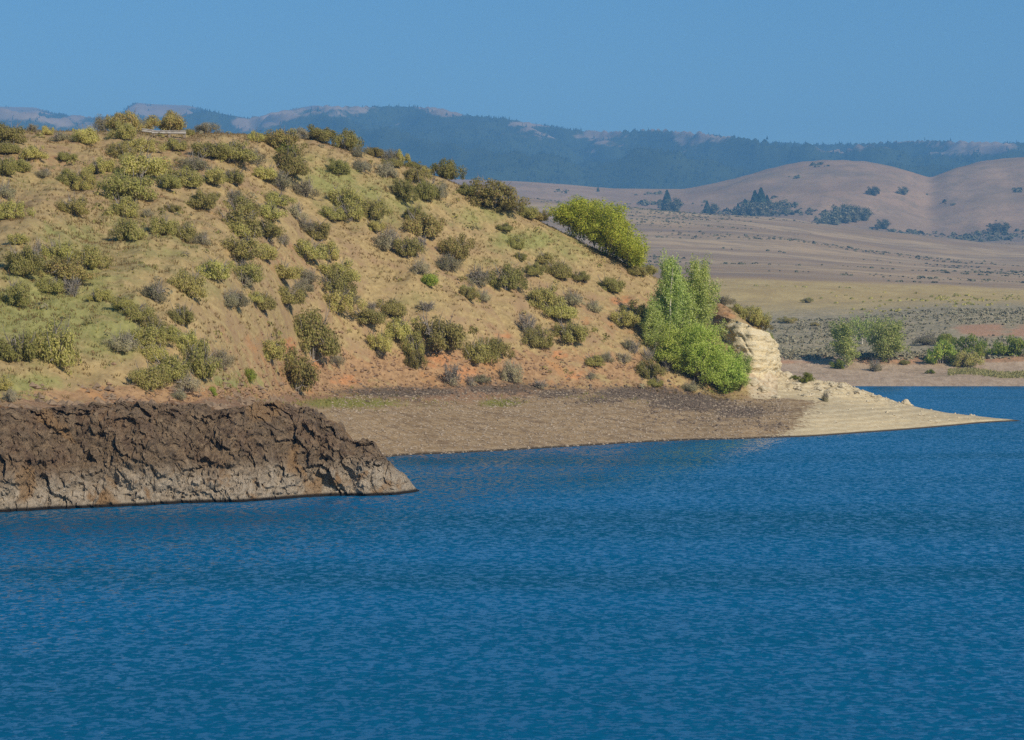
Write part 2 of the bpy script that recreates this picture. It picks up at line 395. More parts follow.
M['scrub'] = mat_leaf('scrub_leaf', [(.10, .11, .07), (.20, .19, .12)], .1)
M['reed'] = mat_leaf('reed_blade', [(.30, .30, .12), (.48, .43, .21)], .2)
bm_ = NB('weathered_metal'); bm_.bsdf(bm_.mix(bm_.ramp(bm_.noise(bm_.pos(), 3, 4), .4, .7), (.34, .32, .30), (.22, .20, .18)), .6, .4); M['metal'] = bm_.m
bw_ = NB('grey_wood'); bw_.bsdf(bw_.mix(bw_.noise(bw_.pos(), 6, 4), (.20, .16, .12), (.32, .27, .22)), .9); M['wood'] = bw_.m

# ------------------------------------------------------------------ near land: hill, beach, sand spit
def yw(y): return H * F / (y - HY)          # distance of a waterline point
#  x : nodes (Y, z):  under water, waterline, mid, toe, low, upper, crest, back, back, back under water
def colrow(x):
    pass
COLS = {}
def setcol(x, W, mid, toe, low, up, crest, b1, b2, b3):
    COLS[x] = [(W - 7, -1.2), (W, 0.0), mid, toe, low, up, crest, b1, b2, b3]
def hillcol(x, W, toe, crest, kmid=.5, drop=(1.0, 1.0), prof=(.30, .36, .68, .72), zmid=None):
    Yt, zt = toe[0], yz(toe[1], toe[0]); Yc, zc = crest[0], yz(crest[1], crest[0])
    mid = (W + (Yt - W) * kmid, (zt * kmid * .92) if zmid is None else zmid)
    low = (Yt + (Yc - Yt) * prof[0], zt + (zc - zt) * prof[1]); up = (Yt + (Yc - Yt) * prof[2], zt + (zc - zt) * prof[3])
    setcol(x, W, mid, (Yt, zt), low, up, (Yc, zc), (Yc + 16, zc + drop[0]), (Yc + 60, zc + drop[1]), (Yc + 120, -2.0 if x > 380 else zc * .5))
hillcol(-700, 102, (108, 402), (160, 118), zmid=3.4)
hillcol(-300, 102, (108, 402), (164, 122), zmid=3.5)
hillcol(0, 104, (111, 402), (174, 128), zmid=3.6)
hillcol(100, 106, (115, 401), (180, 130), zmid=3.6)
hillcol(200, 108, (122, 400), (186, 132), zmid=3.6)
hillcol(260, 110, (136, 398), (193, 134), zmid=3.5, drop=(.8, 0))
hillcol(300, 114, (150, 395), (198, 136), zmid=2.6, drop=(.6, -1))
hillcol(350, 134, (160, 391), (199, 148), drop=(.4, -2))
hillcol(400, 145, (165, 388), (200, 163), drop=(.2, -3))
hillcol(450, 148, (168, 388), (201, 181), drop=(0, -4))
hillcol(500, yw(451), (172, 388), (202, 203), drop=(-.4, -6))
hillcol(550, yw(448), (175, 388), (203, 226), drop=(-1, -7))
hillcol(600, yw(445), (179, 389), (204, 251), drop=(-2, -8))
hillcol(650, yw(442), (182, 391), (205, 275), drop=(-3, -8))
hillcol(700, yw(440), (185, 394), (205, 297), drop=(-3, -8))
def cc(x, yW, mid, toe, low, up, crest, b):
    g = lambda q: (q[0], yz(q[1], q[0]))
    zc = g(crest)[1]
    setcol(x, yw(yW), g(mid), g(toe), g(low), g(up), g(crest), b[0], b[1], b[2])
cc(725, 439.5, (176, 419), (186, 400), (191, 380), (196.5, 319), (203, 307), ((214, 5), (222, 1), (235, -2)))
cc(745, 439, (177, 418), (187, 400), (191.5, 380), (196.5, 326), (202, 318), ((211, 5), (220, 1), (235, -2)))
cc(765, 438, (178, 418), (188, 399), (193, 379), (197.5, 338), (200.5, 334), ((209, 4.5), (219, .6), (232, -2)))
cc(778, 437.6, (179, 417), (189, 397), (194, 382), (198, 377), (200, 374), ((207, 3.6), (218, .5), (230, -2)))
cc(800, 437, (180, 415), (189, 399), (194, 387), (197, 381.5), (199, 380), ((206, 3), (216, .2), (226, -2)))
cc(840, 434.5, (184, 416), (191, 402), (195, 391), (198, 386), (200, 384.5), ((206, 2.6), (214, .1), (222, -2)))
cc(860, 433, (186, 416), (192, 405), (196, 396), (199, 392), (201, 391), ((206, 2.0), (212, 0), (219, -2)))
cc(900, 430.2, (191, 418), (195, 411), (198.5, 406), (201, 403.5), (203, 403), ((206, 1.2), (210, -.05), (216, -2)))
cc(950, 426, (198, 420), (201, 416), (203, 414), (205, 413), (206.5, 413), ((208, .5), (211, -.2), (216, -2)))
cc(990, 422.5, (204.5, 420), (206, 418.6), (207, 418), (208, 417.5), (208.6, 417.5), ((209.4, .15), (212, -.5), (216, -2)))
setcol(1024, 207, (207.3, -.02), (207.6, -.03), (208, -.05), (208.4, -.06), (208.8, -.08), (209.5, -.3), (212, -.9), (216, -2))
setcol(1046, 207, (207.3, -1.2), (207.6, -1.2), (208, -1.2), (208.4, -1.2), (208.8, -1.2), (209.5, -1.5), (212, -1.9), (216, -2))
COLS[1024][1] = (207, -.02); COLS[1046][1] = (207, -1.2)
XS = np.array(sorted(COLS)); NODES = np.array([COLS[x] for x in XS])          # (ncol, 10, 2)
gx = np.concatenate([np.arange(-700, -40, 8.), np.arange(-40, 1046.1, 1.4)])
seg = [6, 40, 26, 60, 60, 60, 22, 14, 10]
tt = np.concatenate([np.linspace(i, i + 1, s, endpoint=False) for i, s in enumerate(seg)] + [[9.0]])
YY = pchip(XS, NODES[:, :, 0], gx); ZZ = pchip(XS, NODES[:, :, 1], gx)       # (ncols,10)
nd = np.arange(10)
GY = pchip(nd, YY.T, tt); GZ = pchip(nd, ZZ.T, tt)                            # (rows, cols)
# soften the node creases on the slope
U = (gx - CX) / F
GX = U[None, :] * GY
T2 = np.repeat(tt[:, None], len(gx), 1); X2 = np.repeat(gx[None, :], len(tt), 0)
onhill = sstep(2.6, 3.4, T2) * (1 - sstep(6.5, 8, T2)) * (1 - sstep(700, 790, X2))
onbeach = sstep(1.05, 1.5, T2) * (1 - sstep(2.9, 3.3, T2))
gul = fbm(GX * .16 + .05 * GZ, GY * .045, 3.1, 4)
GZ += onhill * (gul * .75 + fbm(GX * .5, GY * .5, 1., 4) * .22 + fbm(GX * 1.7, GY * 1.7, 2., 3) * .07) * np.clip((X2 + 900) / 900, .3, 1) * np.where(T2 > 5.5, 1 - .6 * sstep(5.5, 6, T2), 1)
GZ += onbeach * (fbm(GX * .4, GY * .4, 5., 4) * .06 + fbm(GX * 2.1, GY * 2.1, 6., 3) * .035)
onspit = sstep(740, 800, X2) * (1 - sstep(985, 1005, X2)) * sstep(1.2, 1.6, T2)
rub = sstep(740, 775, X2) * (1 - sstep(860, 920, X2)) * sstep(3.0, 3.8, T2) * (1 - sstep(6.3, 7, T2))
w1, w2 = worley(GX * 1.1, GY * 1.1, GZ * 1.1)
GZ += rub * ((.62 - w1) * .45 + fbm(GX * 1.3, GY * 1.3, 1, 4) * .2)
# small wave cut terraces on the spit and the beach
ter = 0.34
tz = GZ / ter + fbm(GX * .12, GY * .12, 9., 3) * .35
fr = tz - np.floor(tz)
terr = (sstep(.55, .95, fr) - fr) * ter
GZ += terr * np.clip(onspit * (1 - rub) * .2 + .12 * onbeach * (1 - onspit), 0, 1) * np.clip(.6 + 1.2 * fbm(GX * .15, GY * .3, 3., 3), 0, 1.3)
_m = tt >= 3
for _ in range(2):
    _py = (HY - (GZ - H) / GY * F)[_m].min(0)
    _want = np.interp(gx, [-700, -300, 0, 100, 200, 300, 350, 400, 450, 500, 550, 600, 650, 700], [119, 124, 130, 131.5, 132.5, 137, 149, 164, 181, 203, 226, 251, 275, 297])
    _k = np.ones(25) / 25
    _d = np.convolve(np.pad((_want - _py) * GY[np.searchsorted(tt, 6)] / F, 12, mode='edge'), _k, 'valid') * (1 - sstep(690, 715, gx))
    GZ -= _d[None] * sstep(3.0, 5.2, T2)
PX = X2; PY = HY - (GZ - H) / GY * F                                          # where each vertex falls in the frame
def blobs(lst):
    r = np.zeros_like(PX)
    for (x, y, rx, ry, a) in lst:
        r = np.maximum(r, a * np.exp(-(((PX - x) / rx) ** 2 + ((PY - y) / ry) ** 2)))
    return r
A_green = blobs([(60, 300, 110, 80, .62), (150, 250, 90, 50, .4), (380, 200, 80, 30, .55), (560, 250, 60, 22, .5), (40, 315, 80, 45, .9), (110, 335, 40, 30, .8), (70, 240, 60, 30, .5), (25, 385, 40, 18, .7), (120, 225, 40, 25, .45), (330, 180, 40, 22, .7), (370, 195, 50, 18, .6),
                 (525, 240, 45, 14, .75), (480, 215, 40, 16, .55), (580, 255, 30, 10, .5), (240, 385, 35, 16, .75), (200, 290, 40, 18, .4), (420, 300, 40, 14, .4), (450, 335, 30, 10, .5),
                 (30, 180, 60, 20, .35), (300, 160, 40, 12, .5), (485, 262, 40, 8, .4), (350, 403, 75, 8, .9), (430, 405, 40, 7, .5), (500, 403, 30, 6, .9), (590, 399, 30, 5, .6), (640, 400, 20, 4, .4)])
A_soil = blobs([(450, 370, 280, 30, .88), (600, 335, 90, 40, .45), (200, 396, 230, 14, .9), (150, 400, 160, 16, .9), (330, 380, 90, 22, .95), (250, 345, 60, 26, .55), (460, 385, 110, 20, .9), (540, 365, 70, 36, .55), (620, 370, 60, 28, .7), (430, 350, 50, 25, .6), (40, 160, 90, 22, .5),
                (170, 165, 60, 22, .5), (150, 200, 50, 20, .4), (320, 330, 50, 25, .45), (480, 330, 40, 20, .5), (590, 320, 50, 30, .45), (650, 310, 40, 30, .6), (220, 215, 50, 30, .45), (280, 255, 50, 30, .5), (690, 380, 60, 25, .5), (725, 312, 14, 14, 1.0)])
A_rust = blobs([(288, 345, 9, 9, 1.), (317, 365, 9, 6, 1.), (345, 380, 16, 7, .9), (440, 360, 22, 9, .9), (468, 372, 16, 8, .9), (560, 355, 10, 6, .8), (575, 375, 14, 8, .7), (620, 300, 12, 6, .8), (505, 335, 14, 6, .7), (640, 330, 12, 10, .5)]) * (1 + .8 * fbm(PX * .12, PY * .2, 1., 4))
A_dark = 1.25 * blobs([(400, 392, 90, 7, .75), (500, 388, 70, 9, .65), (560, 393, 50, 8, .6), (640, 393, 60, 9, .8), (690, 402, 50, 11, .9), (740, 412, 36, 8, .75), (772, 426, 26, 5, .5), (600, 400, 40, 7, .6), (365, 372, 30, 12, .35), (700, 420, 60, 6, .4)])
A_pale = sstep(745, 845, PX + (PY - 420) * 1.3) * np.where(T2 < 6.6, 1, .8)
A_pale = np.maximum(A_pale, sstep(735, 760, PX) * sstep(2.7, 3.2, T2) * sstep(360, 372, PY))
A_pale = np.clip(A_pale - A_dark * .55, 0, 1)
Vn = np.stack([GX, GY, GZ], -1).reshape(-1, 3)
attrs = dict(green=A_green.ravel(), soil=A_soil.ravel(), rust=A_rust.ravel(), dark=A_dark.ravel(), pale=A_pale.ravel())
nr, nc = GX.shape
ttc = (tt[:-1] + tt[1:]) / 2; gxc = (gx[:-1] + gx[1:]) / 2
spit_m = (gxc[None, :] > 778) & (ttc[:, None] > -1)
beach_m = (~spit_m) & (ttc[:, None] < 3)
hill_m = (~spit_m) & (~beach_m)
for nm, mk, mt in (('hill', hill_m, M['hill']), ('beach', beach_m, M['beach']), ('sand_spit', spit_m, M['beach'])):
    V_, F_, A_ = compact(Vn, grid_faces(nr, nc, mk), attrs)
    tag(add_obj(nm, mesh_np(nm, V_, F_, [mt], True, A_)), kind='structure')

def ground_at(x, y, tmin=1.0, tmax=7.0):
    """first point of the near land seen at frame point (x, y), from the water upwards"""
    j = int(np.clip(np.searchsorted(gx, x), 0, len(gx) - 1))
    py = PY[:, j]; best = None
    ok = np.where((tt >= tmin) & (tt <= tmax))[0]
    for i in ok:
        if py[i] <= y: best = i; break
    if best is None: best = ok[np.argmin(py[ok])]
    return np.array([(x - CX) / F * GY[best, j], GY[best, j], GZ[best, j]])

# ------------------------------------------------------------------ basalt ledge
def build_ledge():
    top = [(-420, 405), (-100, 406), (0, 408), (25, 411), (60, 409), (90, 404), (130, 404), (165, 406), (200, 408), (240, 405), (262, 403), (276, 403), (285, 406), (295, 411), (306, 414), (318, 420), (329, 426), (338, 433), (345, 441), (354, 444), (362, 441),
           (371, 443), (377, 453), (384, 461), (394, 467), (403, 474), (409, 480), (413, 486), (418, 491)]
    base = [(-420, 522), (-100, 516), (0, 512.5), (60, 509), (120, 507), (180, 504), (240, 502), (300, 498), (350, 496), (395, 495), (410, 493), (419, 491.3)]
    tx, ty = zip(*top); bx, by = zip(*base)
    xs = np.concatenate([np.arange(-420, -30, 4.), np.arange(-30, 419.1, .85)])
    ytop = np.interp(xs, tx, ty); yb = np.interp(xs, bx, by)
    Yb = H * F / (yb - HY)
    endf = sstep(419, 330, xs)
    depth = .15 + 3.0 * endf                      # how far the face leans back
    zt = np.maximum(yz(ytop, Yb + depth * .8), .05)
    zt = zt + np.clip(zt / 2, 0, 1) * (fbm(xs * .045, 0 * xs, 3., 4) * .14 + (cellval(xs * .09, 0 * xs, 0 * xs, 5) - .5) * .14)
    nv = 150
    v = np.linspace(0, 1, nv)[:, None]
    # profile: 0-.08 below water, .08-.72 face, .72-1 top going back and down into the hill
    face = np.clip((v - .06) / .66, 0, 1); topv = np.clip((v - .72) / .28, 0, 1)
    back = 2.5 + 9 * endf
    Yp = Yb[None] + depth[None] * (face ** 1.4) + back[None] * topv
    Zp = zt[None] * np.sin(face * math.pi / 2) ** .85 * (1 - .15 * topv) - 1.2 * np.clip((.06 - v) / .06, 0, 1) - (topv ** 3) * (1.2 + .6 * zt[None])
    Xp = ((xs - CX) / F)[None] * (Yb[None] + 0 * Yp) + 0 * v
    # rock relief: rounded lobes, vertical clefts, fine roughness
    wx = Xp + .9 * fbm(Xp * .35, Zp * .35, 1., 3); wz = Zp + .7 * fbm(Xp * .4, Zp * .4, 21., 3)
    d1, d2 = worley(wx * .30 + wz * .12, Yp * .15, wz * .26)
    cleft = np.exp(-((d2 - d1) / .05) ** 2) * sstep(-.05, .35, fbm(Xp * .22, Zp * .3, 31., 2))
    e1, e2 = worley(wx * .95 - wz * .3, Yp * .7, wz * .9)
    cl2 = np.exp(-((e2 - e1) / .07) ** 2) * sstep(-.15, .3, fbm(Xp * .4, Zp * .5, 41., 2))
    h1, h2 = worley(Xp * 2.6 + .2 * Zp, Yp * 2., Zp * 2.9)
    relief = (.55 - d1) * .6 - cleft * .26 + (.5 - e1) * .16 - cl2 * .14 + (.5 - h1) * .1 + fbm(Xp * .8, Yp * .8, Zp * .9, 6, .6) * .22 + (cellval(wx * .55, Yp * .4, wz * .62, 1) - .5) * .45 + (cellval(wx * 1.5 + .3 * wz, Yp, wz * 1.7, 2) - .5) * .34 + (cellval(Xp * 3.6, Yp * 2, Zp * 4.2, 3) - .5) * .15
    relief = relief * .82 + fbm(Xp * 2.6, Yp * 2.6, Zp * 2.8, 5, .62) * .11 + fbm(Xp * .45, Yp * .45, Zp * .4, 3) * .35
    amp = np.clip(zt / 2.5, .18, 1)[None] * (sstep(0, .1, v) * .8 + .2)
    nyf = np.where(v < .72, 1.0, 1 - .75 * sstep(.72, .8, v))
    Yp = Yp - relief * amp * nyf
    Zp = Zp + relief * amp * (.16 + .14 * sstep(.6, .74, v)) * (v > .1) + fbm(Xp * 2.4, Yp * 2.4, 3., 4) * .12 * amp
    Xp = Xp + fbm(Xp * 1.3, Zp * 1.3, 11., 3) * .12 * amp
    soil = sstep(.70, .82, v) * sstep(330, 200, xs)[None] + .0 * v
    soil = soil + sstep(.55, .75, v) * .5 * np.clip(fbm(Xp * .35, Zp * .2, 4., 3) + .1, 0, 1)
    crack = np.clip(sstep(.22, .05, d2 - d1) * (.2 + .9 * sstep(-.1, .4, fbm(Xp * .25, Zp * .25, 8., 2))) + cl2 * .3 + .5 * sstep(.1, .6, fbm(Xp * .5, Zp * .35, 2., 4)), 0, 1.2)
    V = np.stack([Xp, Yp, Zp], -1).reshape(-1, 3)
    o = add_obj('rock_ledge', mesh_np('rock_ledge', V, grid_faces(nv, len(xs)), [M['rock']], False, dict(soil=soil.ravel(), crack=crack.ravel())))
    tag(o, 'dark brown craggy rock ledge rising from the water, pale grey along its foot', 'rock ledge')
build_ledge()

# ------------------------------------------------------------------ sandstone bluff at the nose of the hill
def build_bluff():
    pl = [(712, 197.5, 314), (722, 195.0, 317), (732, 193.6, 320), (742, 192.8, 323), (752, 192.6, 326), (761, 193.2, 329), (768, 194.6, 331), (773, 196.6, 334), (776, 199.3, 339), (776.5, 202, 342), (778, 205, 350), (773, 208, 346), (766, 211, 342)]
    pl = np.array(pl); s = np.linspace(0, len(pl) - 1, 190)
    x = pchip(np.arange(len(pl)), pl[:, 0], s); Y = pchip(np.arange(len(pl)), pl[:, 1], s); yt = pchip(np.arange(len(pl)), pl[:, 2], s)
    zt = yz(yt, Y); z0 = 2.9
    X = (x - CX) / F * Y
    tx = np.gradient(X); ty = np.gradient(Y); ln = np.hypot(tx, ty); nx, ny = ty / ln, -tx / ln    # outward
    v = np.linspace(0, 1, 110)[:, None]
    fv = np.clip(v / .7, 0, 1); cap = np.clip((v - .7) / .3, 0, 1)
    Zp = z0 + (zt[None] - z0) * fv + 0 * cap
    bul = .22 * np.exp(-((fv - .55) / .25) ** 2) + .35 * (1 - fv) ** 2 - .30 * sstep(.86, 1, fv)
    gxn = np.stack([X[None] + 0 * v, Y[None] + 0 * v, Zp], -1)
    d1, d2 = worley(gxn[..., 0] * .55, gxn[..., 1] * .55, gxn[..., 2] * .6)
    rel = (.5 - d1) * .10 - np.exp(-((d2 - d1) / .05) ** 2) * .12 + .13 * fbm(gxn[..., 0] * .25, gxn[..., 1] * .25, Zp * 2.6, 3) + fbm(gxn[..., 0] * .9, gxn[..., 1] * .9, gxn[..., 2] * 1.1, 5, .5) * .17 + .02 * np.sin(Zp * 7 + 2 * fbm(gxn[..., 0] * .5, gxn[..., 1] * .5, Zp * .4, 2))
    off = bul + rel * (1 - .6 * cap)
    spx = np.clip(x, 714, 762); spY = np.full_like(x, 202.0); spX = (spx - CX) / F * spY
    spz = np.minimum(np.interp(spx, [712, 740, 764], [9.1, 8.4, 7.6]), zt + .1)
    ex = X[None] + nx[None] * off; ey = Y[None] + ny[None] * off
    c_ = cap ** 1.2
    V = np.stack([ex * (1 - c_) + spX[None] * c_, ey * (1 - c_) + spY[None] * c_, Zp * (1 - c_) + spz[None] * c_ + rel * .12 * cap], -1)
    soil = np.clip(sstep(.68, .8, v) + 0 * X[None] + .8 * sstep(736, 722, x)[None] * sstep(.4, .7, v), 0, 1)
    o = add_obj('sandstone_bluff', mesh_np('sandstone_bluff', V.reshape(-1, 3), grid_faces(110, 190), [M['bluff']], True, dict(soil=soil.ravel())))
    tag(o, 'cream and ochre sandstone bluff at the end of the hill, beside the willow', 'bluff')
build_bluff()

# ------------------------------------------------------------------ rocks
def rock_mesh(name, seed, mat, flat=.7, jag=.35):
    import bmesh
    bm = bmesh.new(); bmesh.ops.create_icosphere(bm, subdivisions=3, radius=1)
    V = np.array([v.co[:] for v in bm.verts])
    d1, d2 = worley(V[:, 0] * 1.3 + seed * 3.7, V[:, 1] * 1.3, V[:, 2] * 1.3 + seed)
    r = 1 + (.55 - d1) * jag * 1.6 + fbm(V[:, 0] * 1.6 + seed, V[:, 1] * 1.6, V[:, 2] * 1.6, 4) * jag * .5
    V = V * r[:, None]; V[:, 2] *= flat
    for v, c in zip(bm.verts, V): v.co = c
    me = bpy.data.meshes.new(name); bm.to_mesh(me); bm.free(); me.materials.append(mat)
    return me
ROCKS = [rock_mesh('boulder', s, M['pale_stone']) for s in range(5)]
bl = [(905, 404, 9, 'upright pale boulder alone near the narrow end of the sand spit', 1.2), (752, 384, 15, 'big grey-white boulder under the sandstone bluff beside the willow', .8), (764, 391, 12, 'pale angular block on the rubble just below the sandstone bluff', .8),
      (786, 377, 14, 'cream block at the foot of the bluff, against the far beach', .8), (795, 386, 12, 'cream boulder in the rubble just before the low green shrub', .7), (833, 387, 10, 'squarish cream block sitting on the ridge of the spit', 1.0),
      (842, 388, 9, 'second cream block on the spit ridge, right beside the squarish one', .9), (818, 390, 7, 'small pale rock left of the little grey-green shrub on the spit', .7), (776, 398, 9, 'low pale rock at the lower edge of the rubble', .6), (858, 393, 8, 'small cream rock on the spit ridge towards the open water', .7), (872, 397, 6, 'tiny cream rock on the spit ridge, nearest the lone boulder', .7), (806, 396, 8, 'flat cream rock halfway down the rubble slope', .5)]
for i, (x, y, w, lab, fl) in enumerate(bl):
    p = ground_at(x, y, 1.0, 6.4); s = w / 2 / F * p[1]
    o = add_obj('boulder', ROCKS[i % 5]); o.location = (p[0], p[1], p[2] + s * .15 * fl); o.scale = (s, s, s * fl * 1.2); o.rotation_euler = (0, 0, i * 1.9)
    tag(o, lab, 'boulder', 'pale boulders on the spit')
def scatter_stones(name, zone, n, mat, smin, smax, nv=2):
    """many small stones in one mesh: angular octahedra"""
    base = np.array([[1, 0, 0], [0, 1, 0], [-1, 0, 0], [0, -1, 0], [0, 0, 1], [0, 0, -.6]], float)
    fc = np.array([[0, 1, 4], [1, 2, 4], [2, 3, 4], [3, 0, 4], [1, 0, 5], [2, 1, 5], [3, 2, 5], [0, 3, 5]])
    pts = zone(n); n = len(pts)
    s = smin + (smax - smin) * rng.random(n) ** 3
    a = rng.random(n) * 6.28
    B = base[None] * (1 + .5 * (rng.random((n, 6, 1)) - .5)) * np.array([1.2, .9, .75])
    R = np.stack([np.cos(a), np.sin(a)], 1)
    bx_ = B[..., 0] * R[:, :1] - B[..., 1] * R[:, 1:]; by_ = B[..., 0] * R[:, 1:] + B[..., 1] * R[:, :1]
    V = np.stack([bx_, by_, B[..., 2]], -1) * s[:, None, None] + pts[:, None, :]
    o = add_obj(name, mesh_np(name, V.reshape(-1, 3), (fc[None] + 6 * np.arange(n)[:, None, None]).reshape(-1, 3), [mat], False))
    return tag(o, kind='stuff')
def surf_pts(n, x0, x1, t0, t1, wfun=None):
    j = rng.integers(np.searchsorted(gx, x0), np.searchsorted(gx, x1), n * 4)
    i = rng.integers(np.searchsorted(tt, t0), np.searchsorted(tt, t1) - 1, n * 4)
    i = np.clip(i, 0, nr - 2); j = np.clip(j, 0, nc - 2)
    w = GY[i, j] * np.abs(GY[i + 1, j] - GY[i, j]) * np.abs(gx[j + 1] - gx[j])
    w = w / np.quantile(w, .95)
    if wfun is not None: w = w * wfun(i, j)
    k = rng.random(n * 4) < w
    i, j = i[k][:n], j[k][:n]
    a, b = rng.random(len(i))[:, None], rng.random(len(i))[:, None]
    G = np.stack([GX, GY, GZ], -1)
    p = (G[i, j] * (1 - a) + G[i + 1, j] * a) * (1 - b) + (G[i, j + 1] * (1 - a) + G[i + 1, j + 1] * a) * b
    return p, i, j
tag(scatter_stones('beach_gravel', lambda n: surf_pts(n, 330, 790, 1.0, 3.0)[0], 9000, mat_stone('beach_stone', (.14, .105, .075), (.40, .33, .25)), .03, .14))
tag(scatter_stones('dark_rubble', lambda n: surf_pts(n, 330, 800, 1.2, 3.5, lambda i, j: A_dark[i, j] ** 1.5)[0], 6000, M['dark_stone'], .04, .22))
tag(scatter_stones('pale_rubble', lambda n: surf_pts(n, 742, 985, 1.6, 6.3, lambda i, j: A_pale[i, j] ** 2 * (.16 + rub[i, j]) * np.clip(.4 + 1.5 * fbm(GX[i, j] * .3, GY[i, j] * .3, 2., 3), 0, 1))[0], 4200, M['pale_stone'], .03, .24))
tag(scatter_stones('ledge_stones', lambda n: surf_pts(n, -100, 300, 1.3, 3.25, lambda i, j: np.clip(.2 + 1.5 * fbm(GX[i, j] * .4, GY[i, j] * .4, 6., 3), 0, 1))[0], 2600, mat_stone('ledge_stone', (.10, .07, .05), (.30, .22, .15)), .05, .34))
tag(scatter_stones('slope_stones', lambda n: surf_pts(n, 90, 690, 3.0, 3.9, lambda i, j: A_soil[i, j] ** 2)[0], 3500, mat_stone('slope_stone', (.15, .09, .055), (.33, .22, .14)), .04, .22))

# ------------------------------------------------------------------ grass cover
def grass(name, n, wfun, mat, h0, h1, blades=5, t0=2.95, t1=6.5, x0=-150, x1=775):
    p, i, j = surf_pts(n, x0, x1, t0, t1, wfun)
    n = len(p)
    base = np.repeat(p, blades, 0) + np.concatenate([rng.normal(size=(n * blades, 2)) * .10, np.zeros((n * blades, 1))], 1)
    hh = np.repeat(h0 + (h1 - h0) * rng.random(n), blades) * (.6 + .6 * rng.random(n * blades))
    a = rng.random(n * blades) * 6.28
    wv = np.stack([np.cos(a), np.sin(a), 0 * a], 1) * (.022 + .025 * rng.random(n * blades))[:, None]
    lean = np.concatenate([rng.normal(size=(n * blades, 2)) * .45, np.ones((n * blades, 1))], 1) * hh[:, None]
    V = np.stack([base - wv, base + wv, base + lean], 1); V[:, :2, 2] -= .05
    o = add_obj(name, mesh_np(name, V.reshape(-1, 3), np.arange(3 * n * blades).reshape(-1, 3), [mat], False))
    return tag(o, kind='stuff')
patch = sstep(-.25, .35, fbm(GX * .22, GY * .22, 12., 4))
grass('dry_grass', 14000, lambda i, j: np.clip(1 - .85 * A_soil[i, j] - .7 * A_rust[i, j], .03, 1) * (1 - A_pale[i, j]) * (.25 + .75 * patch[i, j]), M['grass_blade'], .08, .20)
grass('green_grass', 12000, lambda i, j: np.clip(A_green[i, j] * 1.1 - .15, 0, 1), M['green_blade'], .08, .22, t0=2.2)

def low_brush(n):
    p, i, j = surf_pts(n, -60, 735, 3.1, 6.4, lambda i, j: np.clip(.25 + 1.6 * fbm(GX[i, j] * .18, GY[i, j] * .18, 22., 3), .03, 1))
    n = len(p); nq = 16; s_ = .10 + .28 * rng.random(n) ** 2.2
    c = np.repeat(p, nq, 0); ss = np.repeat(s_, nq); d = unit(rng.normal(size=(n * nq, 3))); d[:, 2] = np.abs(d[:, 2])
    V, Fc = leaf_quads(c + d * ss[:, None] * np.array([1, 1, .9]), unit(d + np.array([0, 0, .3]) + rng.normal(size=d.shape) * .4), ss * .38, .6)
    o = add_obj('low_brush', mesh_np('low_brush', V, Fc, [M['olive'], M['grey'], M['green_blade']], False, None, np.repeat(rng.choice(3, n, p=[.4, .3, .3]), nq)))
    return tag(o, kind='stuff')
low_brush(600)

# ------------------------------------------------------------------ shrubs
def shrub_mesh(name, mat, seed, nclump=30, leaves=70, leaf=.075, clump_r=.26, tall=.8, sparse=0.0, up=.35, flat=.75):
    """foliage of unit radius: leaf clumps spread through an irregular dome"""
    r_ = np.random.default_rng(seed)
    Cs, Ns, Ss = [], [], []
    ax = .75 + .5 * r_.random(); lobs = [(r_.random() * 6.28, .35 + .35 * r_.random()) for _ in range(3)]
    for k in range(nclump):
        a = r_.random() * 6.28; rad = math.sqrt(r_.random()) * .78
        ctr = np.array([math.cos(a) * rad * ax, math.sin(a) * rad / ax, 0])
        if k % 3 == 0:
            la, lr = lobs[k // 3 % 3]; ctr[:2] += np.array([math.cos(la), math.sin(la)]) * lr
        top = tall * math.sqrt(max(0.05, 1 - rad * rad)) * (.72 + .38 * r_.random())
        hz = top * (1 - .75 * r_.random() ** 1.6)
        ctr[2] = max(.13, hz - .1)
        cr = clump_r * (.65 + .7 * r_.random())
        n = int(leaves * (cr / clump_r) ** 2)
        d = unit(r_.normal(size=(n, 3))); q = d * (r_.random(n) ** .45)[:, None] * cr * np.array([1.15, 1.15, flat])
        Cs.append(ctr + q)
        out = unit(ctr * np.array([1, 1, .6]) + np.array([0, 0, .25]))
        Ns.append(unit(d * .7 + out * .5 + np.array([0, 0, up]) + r_.normal(size=(n, 3)) * .5))
        Ss.append(leaf * (.6 + .8 * r_.random(n)))
    Cn = np.concatenate(Cs); N = np.concatenate(Ns); S = np.concatenate(Ss)
    k = Cn[:, 2] > .02
    V, Fc = leaf_quads(Cn[k], N[k], S[k], .6)
    return mesh_np(name, V, Fc, [mat], False)
def stem_mesh(name, mat, seed, n=9, tall=.75, spread=.8, r0=.035, twigs=0):
    r_ = np.random.default_rng(seed); parts = []
    for k in range(n):
        a = k / n * 6.28 + r_.random() * .6; s = spread * (.3 + .7 * r_.random()); hh = tall * (.55 + .45 * r_.random())
        p0 = np.array([math.cos(a) * .1, math.sin(a) * .1, -.12]); p2 = np.array([math.cos(a) * s, math.sin(a) * s, hh])
        p1 = (p0 + p2) / 2 + np.array([0, 0, .12]) + r_.normal(size=3) * .05
        parts.append(tube([p0, p1, p2], [r0, r0 * .7, r0 * .25], 4))
        for q in range(twigs):
            t = .35 + .6 * r_.random(); b0 = p0 + (p2 - p0) * t
            b1 = b0 + unit(unit(p2 - p0) + r_.normal(size=3) * .7) * (.25 + .3 * r_.random())
            parts.append(tube([b0, (b0 + b1) / 2 + r_.normal(size=3) * .03, b1], [r0 * .5, r0 * .4, r0 * .15], 3))
    V, Fc = join(parts)
    return mesh_np(name, V, Fc, [mat], True)
KIND = {}
